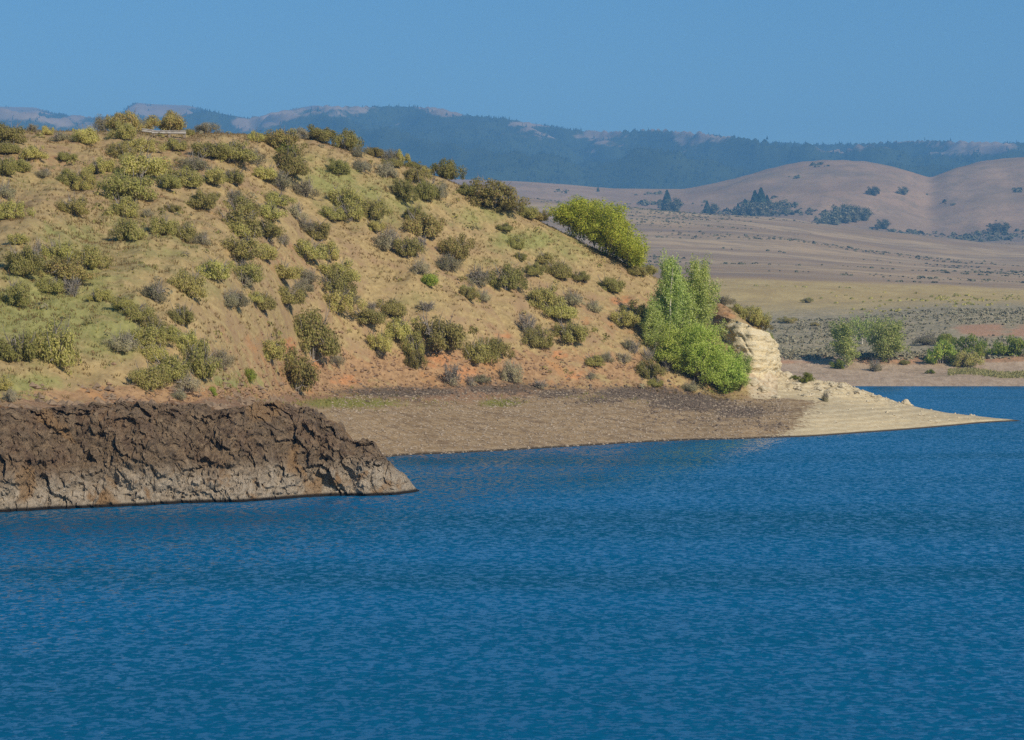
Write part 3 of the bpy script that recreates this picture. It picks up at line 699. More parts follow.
def kind(key, mat, nvar, skw, tkw, twig='twig'):
    KIND[key] = [(shrub_mesh('foliage', M[mat], 100 * len(KIND) + v, **skw), stem_mesh('stems', M[twig], 100 * len(KIND) + v, **tkw)) for v in range(nvar)]
kind('olive', 'olive', 6, dict(nclump=40, leaves=190, leaf=.037, clump_r=.24), dict(n=10, twigs=3))
kind('dark', 'dark', 4, dict(nclump=40, leaves=200, leaf=.037, tall=.9, clump_r=.24), dict(n=8, twigs=3))
kind('grey', 'grey', 4, dict(nclump=30, leaves=120, leaf=.034, tall=.7), dict(n=16, twigs=5, r0=.03), 'dry_twig')
kind('pale', 'pale', 3, dict(nclump=32, leaves=150, leaf=.034, tall=.85, up=.6), dict(n=10, twigs=2, r0=.025), 'dry_twig')
kind('bright', 'bright', 3, dict(nclump=26, leaves=100, leaf=.055, tall=.9, up=.5), dict(n=8, twigs=1))
kind('dead', 'grey', 3, dict(nclump=9, leaves=22, leaf=.05, tall=.6), dict(n=22, twigs=9, r0=.03, tall=.9), 'dry_twig')
ADJ = dict(olive='olive', dark='dark green', grey='grey-green', pale='silvery pale', bright='bright green', dead='bare grey')
NM = dict(olive='hillside_bush', dark='hillside_bush', grey='sagebrush_bush', pale='silver_bush', bright='green_bush', dead='dead_bush')

B = '''o 12 144 30 22;o 9 155 24 14;o 31 161 22 16;g 32 133 10 9;o 47 136 12 10;g 59 142 18 11;o 86 146 25 19;o 66 163 18 11;o 21 173 23 16;o 4 177 20 22;g 45 178 13 10;o 70 187 24 20;d 86 191 18 21;o 100 174 22 17;g 5 201 18 20;o 10 221 26 21;o 74 216 27 22
d 124 131 30 24;o 126 141 23 20;p 104 132 17 17;p 143 130 15 14;d 170 131 30 22;o 190 136 11 8;p 208 134 24 11;o 175 151 20 14;o 123 161 24 19;o 141 154 26 17;o 141 177 46 28;o 134 201 46 32;o 167 192 24 18;o 125 218 27 24;o 126 241 30 24;o 172 213 15 9;g 147 218 11 9;o 162 235 26 23;o 186 243 24 20;g 203 247 15 15
o 206 158 32 19;o 230 163 39 23;g 249 164 22 18;o 186 189 29 23;g 195 173 28 17;o 213 187 25 19;o 231 184 24 18;o 201 210 26 20;o 215 202 12 10;g 234 205 22 14;o 240 238 42 32;o 238 216 32 20;o 238 261 46 25;o 58 261 31 23;d 87 271 27 25;o 18 276 34 31;x 36 264 14 20
o 16 246 18 14;d 62 282 42 22;o 48 295 26 16;x 73 298 24 18;o 98 303 19 15;o 17 307 27 27;o 18 363 33 34;o 57 367 46 48;g 156 302 23 24;o 122 311 24 17;o 137 323 28 19;o 152 331 26 18;g 125 352 28 22;o 149 349 32 24;o 168 341 24 18;o 184 351 29 21;o 155 361 28 20;o 172 381 35 27;o 200 379 36 40;g 186 393 28 22;o 148 391 32 27;g 220 368 21 20;o 181 328 22 23;o 192 299 32 31;o 213 282 37 25;g 229 308 26 18;g 243 288 26 16;o 253 306 17 13;o 4 391 15 16;p 11 403 13 15;b 250 385 14 17;g 179 401 16 13;b 213 397 12 9
o 256 143 13 12;d 279 150 31 23;p 301 140 17 11;d 321 144 27 17;d 345 151 23 22;b 286 155 18 11;d 287 177 33 28;o 265 181 28 18;g 277 189 30 20;g 305 198 26 20;o 341 175 22 17;p 357 158 13 12;p 363 173 18 14;p 386 178 22 16;d 373 153 17 12;p 390 158 19 13;d 400 159 13 14;o 394 168 18 11;o 411 166 18 8;o 424 174 13 8;d 443 179 25 21;o 415 183 20 16;d 404 203 24 23;o 427 201 25 26;p 439 200 16 18;o 466 196 17 13
o 342 209 28 25;o 330 222 24 16;o 350 221 28 20;o 371 221 28 23;o 375 233 16 14;d 422 238 36 29;o 412 221 19 16;g 389 251 24 25;o 405 258 24 24;x 421 253 14 14;g 420 276 18 20;b 430 287 18 14;d 453 261 27 25;g 446 273 23 18;o 243 218 30 20;o 268 221 32 19;o 276 209 28 16;g 295 221 24 19;o 240 240 34 22;d 266 241 34 21;g 282 246 15 13;o 265 261 29 20;o 318 241 30 23;g 305 233 20 15;o 308 261 33 23;o 328 261 26 20;o 246 284 36 22;o 281 282 34 20;o 331 283 39 24;g 306 286 24 17
g 236 310 22 20;o 262 311 28 21;o 286 306 33 21;g 299 293 25 15;o 331 295 32 25;o 336 314 32 24;g 350 306 17 15;o 366 326 33 19;d 310 356 44 44;d 268 364 30 26;d 295 392 45 40;o 376 353 24 24;x 381 361 15 14;o 392 317 27 21;o 397 341 29 25;o 415 358 23 27;d 418 371 15 21;o 437 351 43 36;x 427 313 24 9;o 467 298 15 15;x 452 387 23 20;x 470 387 11 9;g 334 367 17 12;x 372 313 12 9
d 491 208 42 27;d 508 213 22 16;o 527 220 21 15;d 539 220 15 11;o 647 268 15 12;o 637 276 20 11;g 478 288 28 23;o 505 290 30 27;o 467 301 18 15;g 482 302 15 13;o 544 265 16 14;o 532 276 18 14;o 560 279 23 21;o 580 282 18 11;o 517 250 13 15;o 520 262 11 10;o 610 293 23 19;o 540 308 32 24;o 560 319 32 21;g 572 306 22 16;g 593 313 16 13;o 504 232 15 9;o 540 349 23 24;x 527 335 22 19;x 533 347 12 12;o 570 344 29 23;o 592 367 21 14;g 607 363 14 12;g 623 364 15 11;g 629 350 13 12;d 650 380 25 20;d 452 349 12 20;o 477 365 31 26;d 497 359 21 24;g 510 383 20 24;g 591 381 11 9;o 622 327 24 20;d 640 325 22 22;x 634 355 14 11;x 668 372 18 12
g 722 298 18 11;o 740 309 19 14;d 752 326 21 20;d 760 331 14 14;b 768 334 13 12;o 655 388 14 9;x 648 362 15 11;g 690 392 18 11;g 480 384 18 9;x 540 390 16 8'''
TYPES = dict(o='olive', d='dark', g='grey', p='pale', b='bright', x='dead')
items = []
for e in B.replace('\n', ';').split(';'):
    t, x, y, w, h = e.split(); items.append(dict(t=TYPES[t], x=float(x), y=float(y), w=float(w), h=float(h)))
ORD = ['', 'second', 'third', 'fourth', 'fifth', 'sixth', 'seventh', 'eighth', 'ninth', 'tenth', 'eleventh', 'twelfth', 'thirteenth', 'fourteenth', 'fifteenth', 'sixteenth', 'seventeenth', 'eighteenth', 'nineteenth', 'twentieth']
def crest_y(x):
    return float(np.interp(x, [-100, 0, 100, 200, 300, 400, 450, 500, 550, 600, 650, 700, 740, 765], [126, 128, 130, 132, 136, 163, 181, 203, 226, 251, 275, 297, 313, 333]))
def place_of(x, y):
    cy = crest_y(x)
    if x > 700: return 'on top of the sandstone bluff'
    if y - cy < 19:
        return 'on the crest ' + ('left of the metal rail' if x < 140 else 'right of the metal rail' if x < 330 else 'running down to the yellow-green tree' if x < 570 else 'just right of the yellow-green tree')
    f = (y - cy) / (392 - cy)
    band = 'upper slope' if f < .33 else 'middle slope' if f < .66 else 'lower slope'
    if x < 70: w = 'along the left edge'
    elif x < 150: w = 'below the tallest crest bush'
    elif x < 225: w = 'below the metal rail'
    elif x < 300: w = 'in the thicket left of centre'
    elif x < 385: w = 'right of the dense thicket'
    elif x < 470: w = 'over the middle of the beach'
    elif x < 560: w = 'left of the yellow-green tree'
    else: w = 'below the yellow-green tree'
    if band == 'lower slope':
        w = {'along the left edge': 'above the left end of the ledge', 'below the tallest crest bush': 'above the rock ledge', 'below the metal rail': 'above the middle of the rock ledge', 'in the thicket left of centre': 'above the right end of the ledge',
             'right of the dense thicket': 'above the green strip of beach', 'below the yellow-green tree': 'between beach and yellow-green tree'}.get(w, w)
    return 'on the %s %s' % (band, w)
HAND = {(124, 131): 'tallest dark round bush on the crest, just left of the metal rail', (170, 131): 'dark juniper bush standing behind the metal rail on the crest', (310, 356): 'large rounded dark bush alone on the slope above the green beach strip',
        (295, 392): 'biggest dark bush at the foot of the slope, behind the end of the rock ledge', (57, 367): 'large spiky olive bush above the left part of the rock ledge', (437, 351): 'broad olive bush on a bare slope above the middle of the beach',
        (491, 208): 'wide dark bush on the ridge line, next left of the yellow-green tree', (443, 179): 'round dark bush poking above the ridge against the blue forest', (208, 134): 'low silvery bush on the crest right of the metal rail', (250, 385): 'small bright yellow-green bush among grass above the rock ledge',
        (11, 403): 'little silvery bush beside the left end of the rock ledge', (104, 132): 'silvery bush leaning on the left of the tallest crest bush', (143, 130): 'silvery bush between the tallest crest bush and the metal rail', (768, 334): 'bright green bush hanging over the right edge of the sandstone bluff',
        (527, 335): 'bare grey bush just above an olive one over the beach', (478, 288): 'wide grey-green bush on the middle slope below the ridge dip'}
keys = {}
for it in items:
    it['lab'] = HAND.get((int(it['x']), int(it['y'])))
    if it['lab'] is None:
        it['key'] = (it['t'], place_of(it['x'], it['y'])); keys.setdefault(it['key'], []).append(it)
for (t, pl_), l in keys.items():
    l.sort(key=lambda q: (q['x'] if 'crest' in pl_ or 'bluff' in pl_ else q['y'] - q['h']))
    side = 'from left' if ('crest' in pl_ or 'bluff' in pl_) else 'from top'
    for k, it in enumerate(l):
        if len(l) == 1: it['lab'] = 'only %s bush %s' % (ADJ[t], pl_)
        elif k == 0: it['lab'] = '%s %s bush %s' % ('leftmost' if 'left' in side else 'topmost', ADJ[t], pl_)
        elif k == len(l) - 1: it['lab'] = '%s %s bush %s' % ('rightmost' if 'left' in side else 'lowest', ADJ[t], pl_)
        else: it['lab'] = '%s %s bush %s %s' % (ORD[k], ADJ[t], side, pl_)
nvar_count = {}
def put_bush(t, p, w, h, lab, group, name=None, cat='bush', variant=None, rz=None):
    k = nvar_count.get(t, 0) if variant is None else variant; nvar_count[t] = nvar_count.get(t, 0) + 1
    fo, st = KIND[t][k % len(KIND[t])]
    r = empty(name or NM[t], (float(p[0]), float(p[1]), float(p[2]) - .04 * h), random.random() * 6.28 if rz is None else rz)
    r.scale = (w / 2, w / 2, h / .92)
    tag(r, lab, cat, group)
    add_obj('foliage', fo, r); add_obj('stems', st, r)
    return r
for it in items:
    p = ground_at(it['x'], it['y'] - 1, 2.6, 7.2); m = p[1] / F
    put_bush(it['t'], p, it['w'] * m * 1.18, it['h'] * m * 1.08, it['lab'], 'bushes scattered over the dry hillside')
for (t, x, y, w, h, lab) in [('bright', 807, 382, 17, 10, 'low bright green shrub among pale rubble at the top of the spit'), ('grey', 826, 402, 9, 14, 'small grey-green shrub alone on the pale slope of the spit'), ('bright', 796, 380, 9, 6, 'tiny green shrub at the left of the low green one on the spit')]:
    p = ground_at(x, y, 1.0, 6.4); m = p[1] / F
    put_bush(t, p, w * m, h * m, lab, 'shrubs on the sand spit', name='spit_shrub', cat='shrub')

# ------------------------------------------------------------------ trees
def make_tree(fname, lmat, bmat, limbs, trunk, leaf, dens, clump, flat=1.0, upn=.3, drop=0.0, seed=1, leafup=None):
    """limbs: list of polylines (world-size, local); leaves gather in clumps along the outer part of each limb"""
    r_ = np.random.default_rng(seed)
    tr = [tube(pts, rad, 6) for pts, rad in trunk]
    br, Cs, Ns = [], [], []
    for pts, r0 in limbs:
        pts = np.asarray(pts, float); br.append(tube(pts, np.linspace(r0, r0 * .2, len(pts)), 4))
        L = np.linalg.norm(np.diff(pts, axis=0), axis=1).sum()
        ncl = max(3, int(L / clump * 1.9))
        for q in range(ncl):
            t = .25 + .78 * r_.random(); k = min(t, .999) * (len(pts) - 1); i = int(k); c = pts[i] + (pts[i + 1] - pts[i]) * (k - i)
            c = c + r_.normal(size=3) * clump * .45 * np.array([1, 1, flat])
            cr = clump * (.5 + .7 * r_.random()); n = max(6, int(dens * cr * cr / clump / clump))
            d = unit(r_.normal(size=(n, 3)))
            Cs.append(c + d * (r_.random(n) ** .5)[:, None] * cr * np.array([1, 1, flat])); Ns.append(unit(d + np.array([0, 0, upn]) + r_.normal(size=(n, 3)) * .5))
    Cn = np.concatenate(Cs); N = np.concatenate(Ns)
    V, Fc = leaf_quads(Cn, N, leaf * (.6 + .8 * r_.random(len(Cn))), .6)
    crown = mesh_np('crown', V, Fc, [lmat], False)
    Vb, Fb = join(br)
    return crown, [mesh_np('trunk', Vt, Ft, [bmat], True) for Vt, Ft in tr], mesh_np('branches', Vb, Fb, [bmat], True)
def put_tree(name, parts, loc, lab, cat, group, scale=1.0, rz=0.0, stem='trunk'):
    r = empty(name, tuple(float(q) for q in loc), rz); r.scale = (scale,) * 3 if np.isscalar(scale) else scale
    tag(r, lab, cat, group)
    for nm, me in zip(('crown', stem, 'branches'), parts):
        for q in (me if isinstance(me, list) else [me]): add_obj(nm, q, r)
    return r
def poplar(seed, hgt, wid, nb=26):
    r_ = np.random.default_rng(seed); lean = r_.normal(size=2) * .15
    tp = [np.array([0, 0, -.3]), np.array([lean[0] * .3, lean[1] * .3, hgt * .35]), np.array([lean[0] * .5, lean[1], hgt * .7]), np.array([lean[0], lean[1], hgt * .97])]
    limbs = []
    for k in range(nb):
        t = .10 + .82 * (k + r_.random()) / nb; z0 = hgt * t; a = r_.random() * 6.28
        ln = wid * (1.2 - 1.0 * t) * (.6 + .5 * r_.random()); rise = (hgt * .26 * (1.1 - .5 * t)) * (.7 + .5 * r_.random())
        b0 = np.array([lean[0] * t, lean[1] * t, z0]); b2 = b0 + np.array([math.cos(a) * ln, math.sin(a) * ln, rise]); b1 = b0 + np.array([math.cos(a) * ln * .65, math.sin(a) * ln * .65, rise * .38])
        limbs.append(([b0, b1, b2], .03))
    limbs.append(([tp[2], (tp[2] + tp[3]) / 2, tp[3]], .03))
    return limbs, [(tp, [.10, .085, .055, .02])]
mY = 187.5 / F
li, tr_ = poplar(3, 86 * mY, 24 * mY, 60)
tr_ = [(np.asarray(tr_[0][0]) + np.array([0, -.85, 0]), [.085, .07, .04, .012])]
popA = make_tree('p', M['poplar'], M['pale_bark'], li, tr_, .066, 56, .38, 1.5, .2, seed=4)
li, tr_ = poplar(8, 84 * mY, 23 * mY, 58)
popB = make_tree('p', M['poplar'], M['pale_bark'], li, tr_, .066, 66, .40, 1.7, .2, seed=5)
li, tr_ = poplar(12, 70 * mY, 20 * mY, 36)
popC = make_tree('p', M['poplar'], M['pale_bark'], li, tr_, .066, 58, .38, 1.4, .2, seed=6)
G_TREES = 'trees by the bluff'
def at_ground(x, y, tmin=2.6): return ground_at(x, y, tmin, 7.0)
put_tree('poplar_tree', popA, at_ground(668, 350), 'upright poplar with a bare pale trunk showing, left of the twin poplars', 'tree', G_TREES)
put_tree('poplar_tree', popB, at_ground(699, 352), 'tallest dense upright poplar, right of the one with a pale trunk', 'tree', G_TREES, rz=1.)
put_tree('poplar_tree', popC, at_ground(686, 350) + np.array([0, -.6, 0]), 'shorter poplar filling the gap between the two tall ones', 'tree', G_TREES, rz=2.)
put_tree('poplar_tree', popC, at_ground(655, 352) + np.array([0, .3, 0]), 'small poplar at the left edge of the poplar clump', 'tree', G_TREES, (.85, .85, .62), rz=3.5)
def bushy(seed, W, Hh, n=26, low=.0):
    r_ = np.random.default_rng(seed); limbs = []
    for k in range(n):
        a = r_.random() * 6.28; s = math.sqrt(r_.random()); el = math.sqrt(max(.02, 1 - s * s)) * (.75 + .35 * r_.random())
        e = np.array([math.cos(a) * s * W / 2, math.sin(a) * s * W / 2 * .8, max(low, el * Hh * .95)])
        b0 = np.array([math.cos(a) * .15, math.sin(a) * .15, -.2]); b1 = b0 * .4 + e * .6 + np.array([0, 0, .1 * Hh])
        limbs.append(([b0, b1, e], .04))
    trunk = [([np.array([0, 0, -.3]), np.array([.1 * math.cos(k), .1 * math.sin(k), Hh * .2]), np.array([.3 * math.cos(k * 2.1), .3 * math.sin(k * 2.1), Hh * .5])], [.09, .07, .03]) for k in range(4)]
    return limbs, trunk
li, tr_ = bushy(21, 62 * mY, 62 * mY, 34)
wilA = make_tree('w', M['willow'], M['brown_bark'], li, tr_, .06, 100, .52, .8, .5, seed=9)
li, tr_ = bushy(22, 44 * mY, 44 * mY, 26)
wilB = make_tree('w', M['willow'], M['brown_bark'], li, tr_, .06, 100, .48, .8, .5, seed=10)
li, tr_ = bushy(23, 30 * mY, 40 * mY, 20)
wilC = make_tree('w', M['cotton'], M['brown_bark'], li, tr_, .055, 80, .4, 1.1, .3, seed=12)
def front(x, y, dy):
    p = at_ground(x, y); return p + np.array([0, dy, 0])
put_tree('willow_bush', wilA, front(700, 383, -.2), 'broad bright green willow bush at the foot of the poplars', 'willow', G_TREES, stem='stem')
put_tree('willow_bush', wilB, front(677, 371, 0), 'bright green willow bush below the bare poplar trunk', 'willow', G_TREES, stem='stem')
put_tree('willow_bush', wilB, front(725, 392, -.2), 'low green willow bush at the downhill end, against the dark rubble', 'willow', G_TREES, rz=2.2, stem='stem')
put_tree('willow_bush', wilC, front(738, 390, .2), 'dull grey-green willow bush standing right in front of the bluff', 'willow', G_TREES, 1.0, stem='stem')
# big yellow-green tree on the ridge: multi-stemmed, its foot following the slope
def ridge_tree():
    r_ = np.random.default_rng(31); m = 201.5 / F; limbs = []; trunk = []
    # local axes: origin at the middle of its foot (600, 246)
    for k in range(15):
        q = k / 14; bx_ = (-34 + 74 * q) * m; bz = -(-26 + 50 * q) * m * .92
        by_ = r_.normal() * .5
        trunk.append(([np.array([bx_, by_, bz - .4]), np.array([bx_ + r_.normal() * .2, by_, bz + .5]), np.array([bx_ - .2 + r_.normal() * .3, by_ * 1.3, bz + 1.2])], [.05, .04, .02]))
        for j in range(20):
            hh = np.interp(q, [0, .15, .35, .5, .65, .85, 1], [16, 29, 41, 45, 47, 42, 30]) * m * (.10 + .88 * r_.random())
            b0 = np.array([bx_, by_, bz + .15]); e = np.array([bx_ + r_.normal() * .6 * (1 - .5 * abs(q - .5)), by_ + r_.normal() * 1.1, bz + hh])
            limbs.append(([b0, b0 * .5 + e * .5 + np.array([0, 0, .2]), e], .04))
    return make_tree('r', M['yellow'], M['twig'], limbs, trunk, .075, 44, .55, .85, .5, seed=14)
pr = P(597, 246, 202.5)
put_tree('ridge_tree', ridge_tree(), pr, 'large yellow-green spreading tree with many grey stems on the descending ridge', 'tree', None, stem='stem')

# ------------------------------------------------------------------ metal rail on the crest
def box(c, s):
    c = np.array(c, float); s = np.array(s, float) / 2
    V = np.array([[x, y, z] for x in (-1, 1) for y in (-1, 1) for z in (-1, 1)]) * s + c
    return V, np.array([[0, 1, 3, 2], [4, 6, 7, 5], [0, 4, 5, 1], [2, 3, 7, 6], [0, 2, 6, 4], [1, 5, 7, 3]])
def rail_beam(p, q, h=.34):
    """corrugated guard rail beam between two points"""
    prof = [(0, -.5), (-.05, -.42), (-.09, -.28), (-.03, -.08), (-.03, .08), (-.09, .28), (-.05, .42), (0, .5), (.01, .5), (.03, 0), (.01, -.5)]
    p, q = np.array(p, float), np.array(q, float); V = []
    for e in (p, q):
        for a, b in prof: V.append(e + np.array([0, a, b * h]))
    n = len(prof)
    Fc = [[k, (k + 1) % n, n + (k + 1) % n, n + k] for k in range(n)]
    return np.array(V), np.array(Fc)
pa, pb, pc = P(142, 130.2, 179.5), P(152, 131.2, 179.8), P(186, 132.4, 181.5)
gr = empty('guard_rail', tuple((pa + pc) / 2 - np.array([0, 0, .5])))
tag(gr, 'weathered pale metal guard rail lying low along the crest of the hill', 'guard rail')
g0 = np.array(gr.location)
for a, b in ((pa, pb), (pb + np.array([0, 0, -.06]), pc)):
    V_, F_ = rail_beam(a - g0, b - g0, .27); add_obj('rail_beam', mesh_np('rail_beam', V_, F_, [M['metal']], False), gr)
for k in (.05, .5, .95):
    e = pb + (pc - pb) * k - g0; V_, F_ = box(e + np.array([0, .14, -.35]), (.18, .18, .9)); add_obj('post', mesh_np('post', V_, F_, [M['wood']], False), gr)

# ------------------------------------------------------------------ far side of the lake
FY = np.array([352, 364, 384, 388.5, 560, 880, 1450, 2050, 2250], float)
def farcol(x):
    crest = np.interp(x, [300, 520, 640, 720, 800, 880, 960, 1024, 1200], [196, 201, 208, 214, 222, 233, 243, 247, 255])
    y9 = np.interp(x, [500, 770, 900, 1024, 1200], [281, 283, 289, 292, 296])
    y5 = np.interp(x, [500, 770, 850, 950, 1024, 1200], [325, 325, 323, 313, 312, 312])
    y14 = crest + (y9 - crest) * .52
    z = [-1.6, 0, yz(365.5, 384), yz(357, 388.5), yz(y5, 560), yz(y9, 880), yz(y14, 1450), yz(crest, 2050), yz(crest, 2050) - 24]
    return z
fx = np.concatenate([np.arange(-1400, 480, 40.), np.arange(480, 1060, 2.), np.arange(1060, 2400, 40.)])
FZ = np.array([farcol(x) for x in fx])
ft = np.concatenate([np.linspace(i, i + 1, s, endpoint=False) for i, s in enumerate([6, 26, 8, 60, 60, 50, 50, 8])] + [[8.0]])
fY = pchip(np.arange(9), FY, ft); fZ = pchip(np.arange(9), FZ.T, ft)
fYY = np.repeat(fY[:, None], len(fx), 1); fXX = ((fx - CX) / F)[None] * fYY
fT = np.repeat(ft[:, None], len(fx), 1)
# wavy bank line, low mounds, gullies
fYY = fYY + (fbm(fXX * .03, 0 * fXX, 2., 3) * 5 * sstep(2.0, 3.0, fT) * (1 - sstep(3.5, 4.2, fT))); fXX = ((fx - CX) / F)[None] * fYY
fZ = fZ + sstep(3.0, 3.5, fT) * (fbm(fXX * .02, fYY * .02, 1., 4) * .9 + fbm(fXX * .1, fYY * .1, 1., 3) * .18) * (1 - sstep(4, 5, fT)) + sstep(4, 5, fT) * fbm(fXX * .004, fYY * .006, 3., 4) * 2.5 * (1 + sstep(5, 7, fT)) + sstep(6, 7, fT) * (1 - sstep(7.2, 8, fT)) * fbm(fXX * .004, fYY * .002, 9., 4) * 4
fPX = np.repeat(fx[None, :], len(ft), 0); fPY = HY - (fZ - H) / fYY * F
rust = np.zeros_like(fPX)
for (x, y, rx, ry, a) in [(985, 330, 34, 8, 1.), (1030, 332, 30, 9, 1.), (940, 340, 22, 4, .6), (800, 362, 50, 2.2, .8)]:
    rust = np.maximum(rust, a * np.exp(-(((fPX - x) / rx) ** 2 + ((fPY - y) / ry) ** 2)))
rust = rust * (1 + .9 * fbm(fXX * .15, fYY * .06, 4., 3))
zone = np.interp(fT, [0, 2, 3, 3.15, 4, 4.4, 5, 5.2, 8], [0, .8, 1.3, 2.2, 2.4, 3.1, 3.6, 4.3, 4.6])
zone = zone + sstep(1.6, 2.4, fT) * (1 - sstep(3.1, 3.6, fT)) * fbm(fXX * .06, fYY * .05, 8., 4) * .55
V_ = np.stack([fXX, fYY, fZ], -1).reshape(-1, 3)
tag(add_obj('far_shore', mesh_np('far_shore', V_, grid_faces(len(ft), len(fx)), [M['far']], True, dict(zone=zone.ravel(), rust=rust.ravel()))), kind='structure')
def far_at(x, y):
    j = int(np.clip(np.searchsorted(fx, x), 0, len(fx) - 1)); k = np.where((fPY[:, j] <= y) & (ft >= 1))[0]
    i = k[0] if len(k) else len(ft) - 12
    return np.array([(x - CX) / F * fYY[i, j], fYY[i, j], fZ[i, j]])

# rolling hills
hxk = [-1600, 100, 300, 510, 560, 620, 680, 700, 740, 780, 805, 830, 860, 890, 920, 930, 950, 990, 1024, 1100, 1250, 2500]
hyk = [185, 178, 176, 181, 184, 188.5, 189, 186, 177, 166, 161.5, 160, 161, 166, 174.5, 177, 170, 160, 157, 152, 170, 190]
hx = np.concatenate([np.arange(-1600, 480, 40.), np.arange(480, 1100, 3.), np.arange(1100, 2500, 40.)])
hcy = pchip(hxk, hyk, hx)
ht = np.linspace(0, 1, 150)[:, None]
hY = 2080 + ht * 1900
cr = .66
base = np.interp(hx, [300, 520, 640, 720, 800, 880, 960, 1024, 1200], [196, 201, 208, 214, 222, 233, 243, 247, 255])
z0 = yz(base, 2080) - 26; zc = yz(hcy, 2080 + cr * 1900)
prof = np.where(ht < cr, (np.sin((np.clip(ht / cr, 0, 1) - .5) * math.pi) * .5 + .5) ** .85, 1 - .35 * sstep(cr, 1, ht))
hZ = z0[None] + (zc - z0)[None] * prof
hXX = ((hx - CX) / F)[None] * hY; hYY = hY + 0 * hXX
mskh = sstep(.05, .3, ht) * (1 - .75 * sstep(.5, .66, ht))
hZ = hZ + mskh * (-np.abs(fbm(hXX * .0035, hYY * .0016, 2., 4)) * 9 + 2 + fbm(hXX * .012, hYY * .012, 5., 4) * 3) * np.interp(hx, [480, 700, 780, 2000], [.15, .5, 1, 1])[None]
for _ in range(3):
    _py = (HY - (hZ - H) / hYY * F).min(0); _d = (hcy - _py) * (2080 + cr * 1900) / F
    hZ = hZ - np.convolve(np.pad(_d, 4, mode='edge'), np.ones(9) / 9, 'valid')[None] * prof
hPX = np.repeat(hx[None], 150, 0); hPY = HY - (hZ - H) / hYY * F
scr = np.zeros_like(hPX)
for (x, y, rx, ry, a) in [(842, 217, 28, 9, 1.), (872, 193, 10, 4, .8), (905, 193, 8, 4, .6), (925, 197, 7, 4, .5), (948, 206, 9, 4, .6), (1000, 237, 50, 8, .8), (760, 213, 80, 6, .8), (880, 235, 90, 5, .8), (780, 208, 24, 8, .75), (960, 241, 70, 6, .85), (660, 205, 60, 4, .6), (995, 228, 10, 5, .9), (930, 236, 60, 5, .5), (820, 166, 14, 3, .6), (795, 178, 10, 3, .5), (775, 198, 14, 6, .6), (560, 192, 20, 2.5, .5), (650, 195, 30, 3, .5), (690, 203, 50, 3, .4), (800, 213, 40, 4, .5), (1018, 192, 8, 4, .6), (745, 205, 25, 8, .5)]:
    scr = np.maximum(scr, a * np.exp(-(((hPX - x) / rx) ** 2 + ((hPY - y) / ry) ** 2)))
V_ = np.stack([hXX, hYY, hZ], -1).reshape(-1, 3)
tag(add_obj('rolling_hills', mesh_np('rolling_hills', V_, grid_faces(150, len(hx)), [M['mound']], True, dict(scrub=scr.ravel()))), kind='structure')
def hills_at(x, y):
    j = int(np.clip(np.searchsorted(hx, x), 0, len(hx) - 1)); k = np.where(hPY[:, j] <= y)[0]
    i = k[0] if len(k) else 90
    return np.array([(x - CX) / F * hYY[i, j], hYY[i, j], hZ[i, j]])

# forested mountains
mxk = [-1600, -400, -150, 0, 35, 55, 98, 121, 130, 135, 150, 188, 219, 250, 273, 290, 313, 345, 375, 400, 437, 467, 504, 540, 577, 613, 656, 705, 766, 820, 863, 924, 985, 1024, 1200, 1500, 2600]
myk = [110, 112, 108, 105, 106, 112, 116, 112, 104, 101, 102.5, 104, 112, 117, 111, 108, 104, 105, 105, 105, 106, 114, 117, 123, 129, 130, 128, 132, 140, 143, 142, 139, 141, 141, 138, 132, 120]
mx = np.concatenate([np.arange(-1600, -60, 30.), np.arange(-60, 1090, 2.), np.arange(1090, 2600, 30.)])
mcy = np.interp(mx, mxk, myk)
mt = np.linspace(0, 1, 220)[:, None]
mY = 4300 + mt * 5600; mcr = .84
mz0 = yz(205, 4300) - 30; mzc = yz(mcy, 4300 + mcr * 5600)
mprof = np.where(mt < mcr, np.clip(mt / mcr, 0, 1) ** .95, 1 - .25 * sstep(mcr, 1, mt))
mZ = mz0 + (mzc - mz0)[None] * mprof
mXX = ((mx - CX) / F)[None] * mY; mYY = mY + 0 * mXX
mm = sstep(.02, .2, mt) * (1 - .97 * sstep(.42, .80, mt))
mZ = mZ + mm * (-np.abs(fbm(mXX * .0011 + mYY * .0004, mYY * .0006, 4., 5)) * 260 + 90 + fbm(mXX * .004, mYY * .004, 8., 4) * 22)
for _ in range(3):
    _py = (HY - (mZ - H) / mYY * F).min(0); _d = (mcy + 1.5 - _py) * (4300 + mcr * 5600) / F
    mZ = mZ - np.convolve(np.pad(_d, 3, mode='edge'), np.ones(7) / 7, 'valid')[None] * mprof
mPX = np.repeat(mx[None], 220, 0); mPY = HY - (mZ - H) / mYY * F
bare = np.zeros_like(mPX)
for (x, y, rx, ry, a) in [(10, 108, 42, 6, .9), (165, 107, 45, 6, .9), (145, 104, 14, 5, .8), (330, 107, 45, 5, .75), (448, 110, 24, 7, 1.2), (425, 107, 14, 4, .8), (530, 124, 32, 3.5, .9), (400, 124, 28, 3, .55), (655, 129, 35, 2.5, .7), (590, 152, 12, 2, .7), (690, 152, 14, 2, .7), (900, 141, 50, 3.5, .65), (950, 146, 45, 4, .6), (1010, 146, 30, 4, .6), (765, 153, 20, 4, .5), (830, 153, 14, 4, .5), (20, 125, 40, 3, .4), (240, 128, 30, 4, .4), (180, 115, 30, 3, .5)]:
    bare = np.maximum(bare, a * np.exp(-(((mPX - x) / rx) ** 2 + ((mPY - y) / ry) ** 2)))
_dep = mPY - mcy[None]
bare = np.maximum(bare, (1 - sstep(4, 26, _dep)) * np.clip(.45 + 1.5 * fbm(mXX * .0022, mYY * .0012, 6., 4), 0, .95))
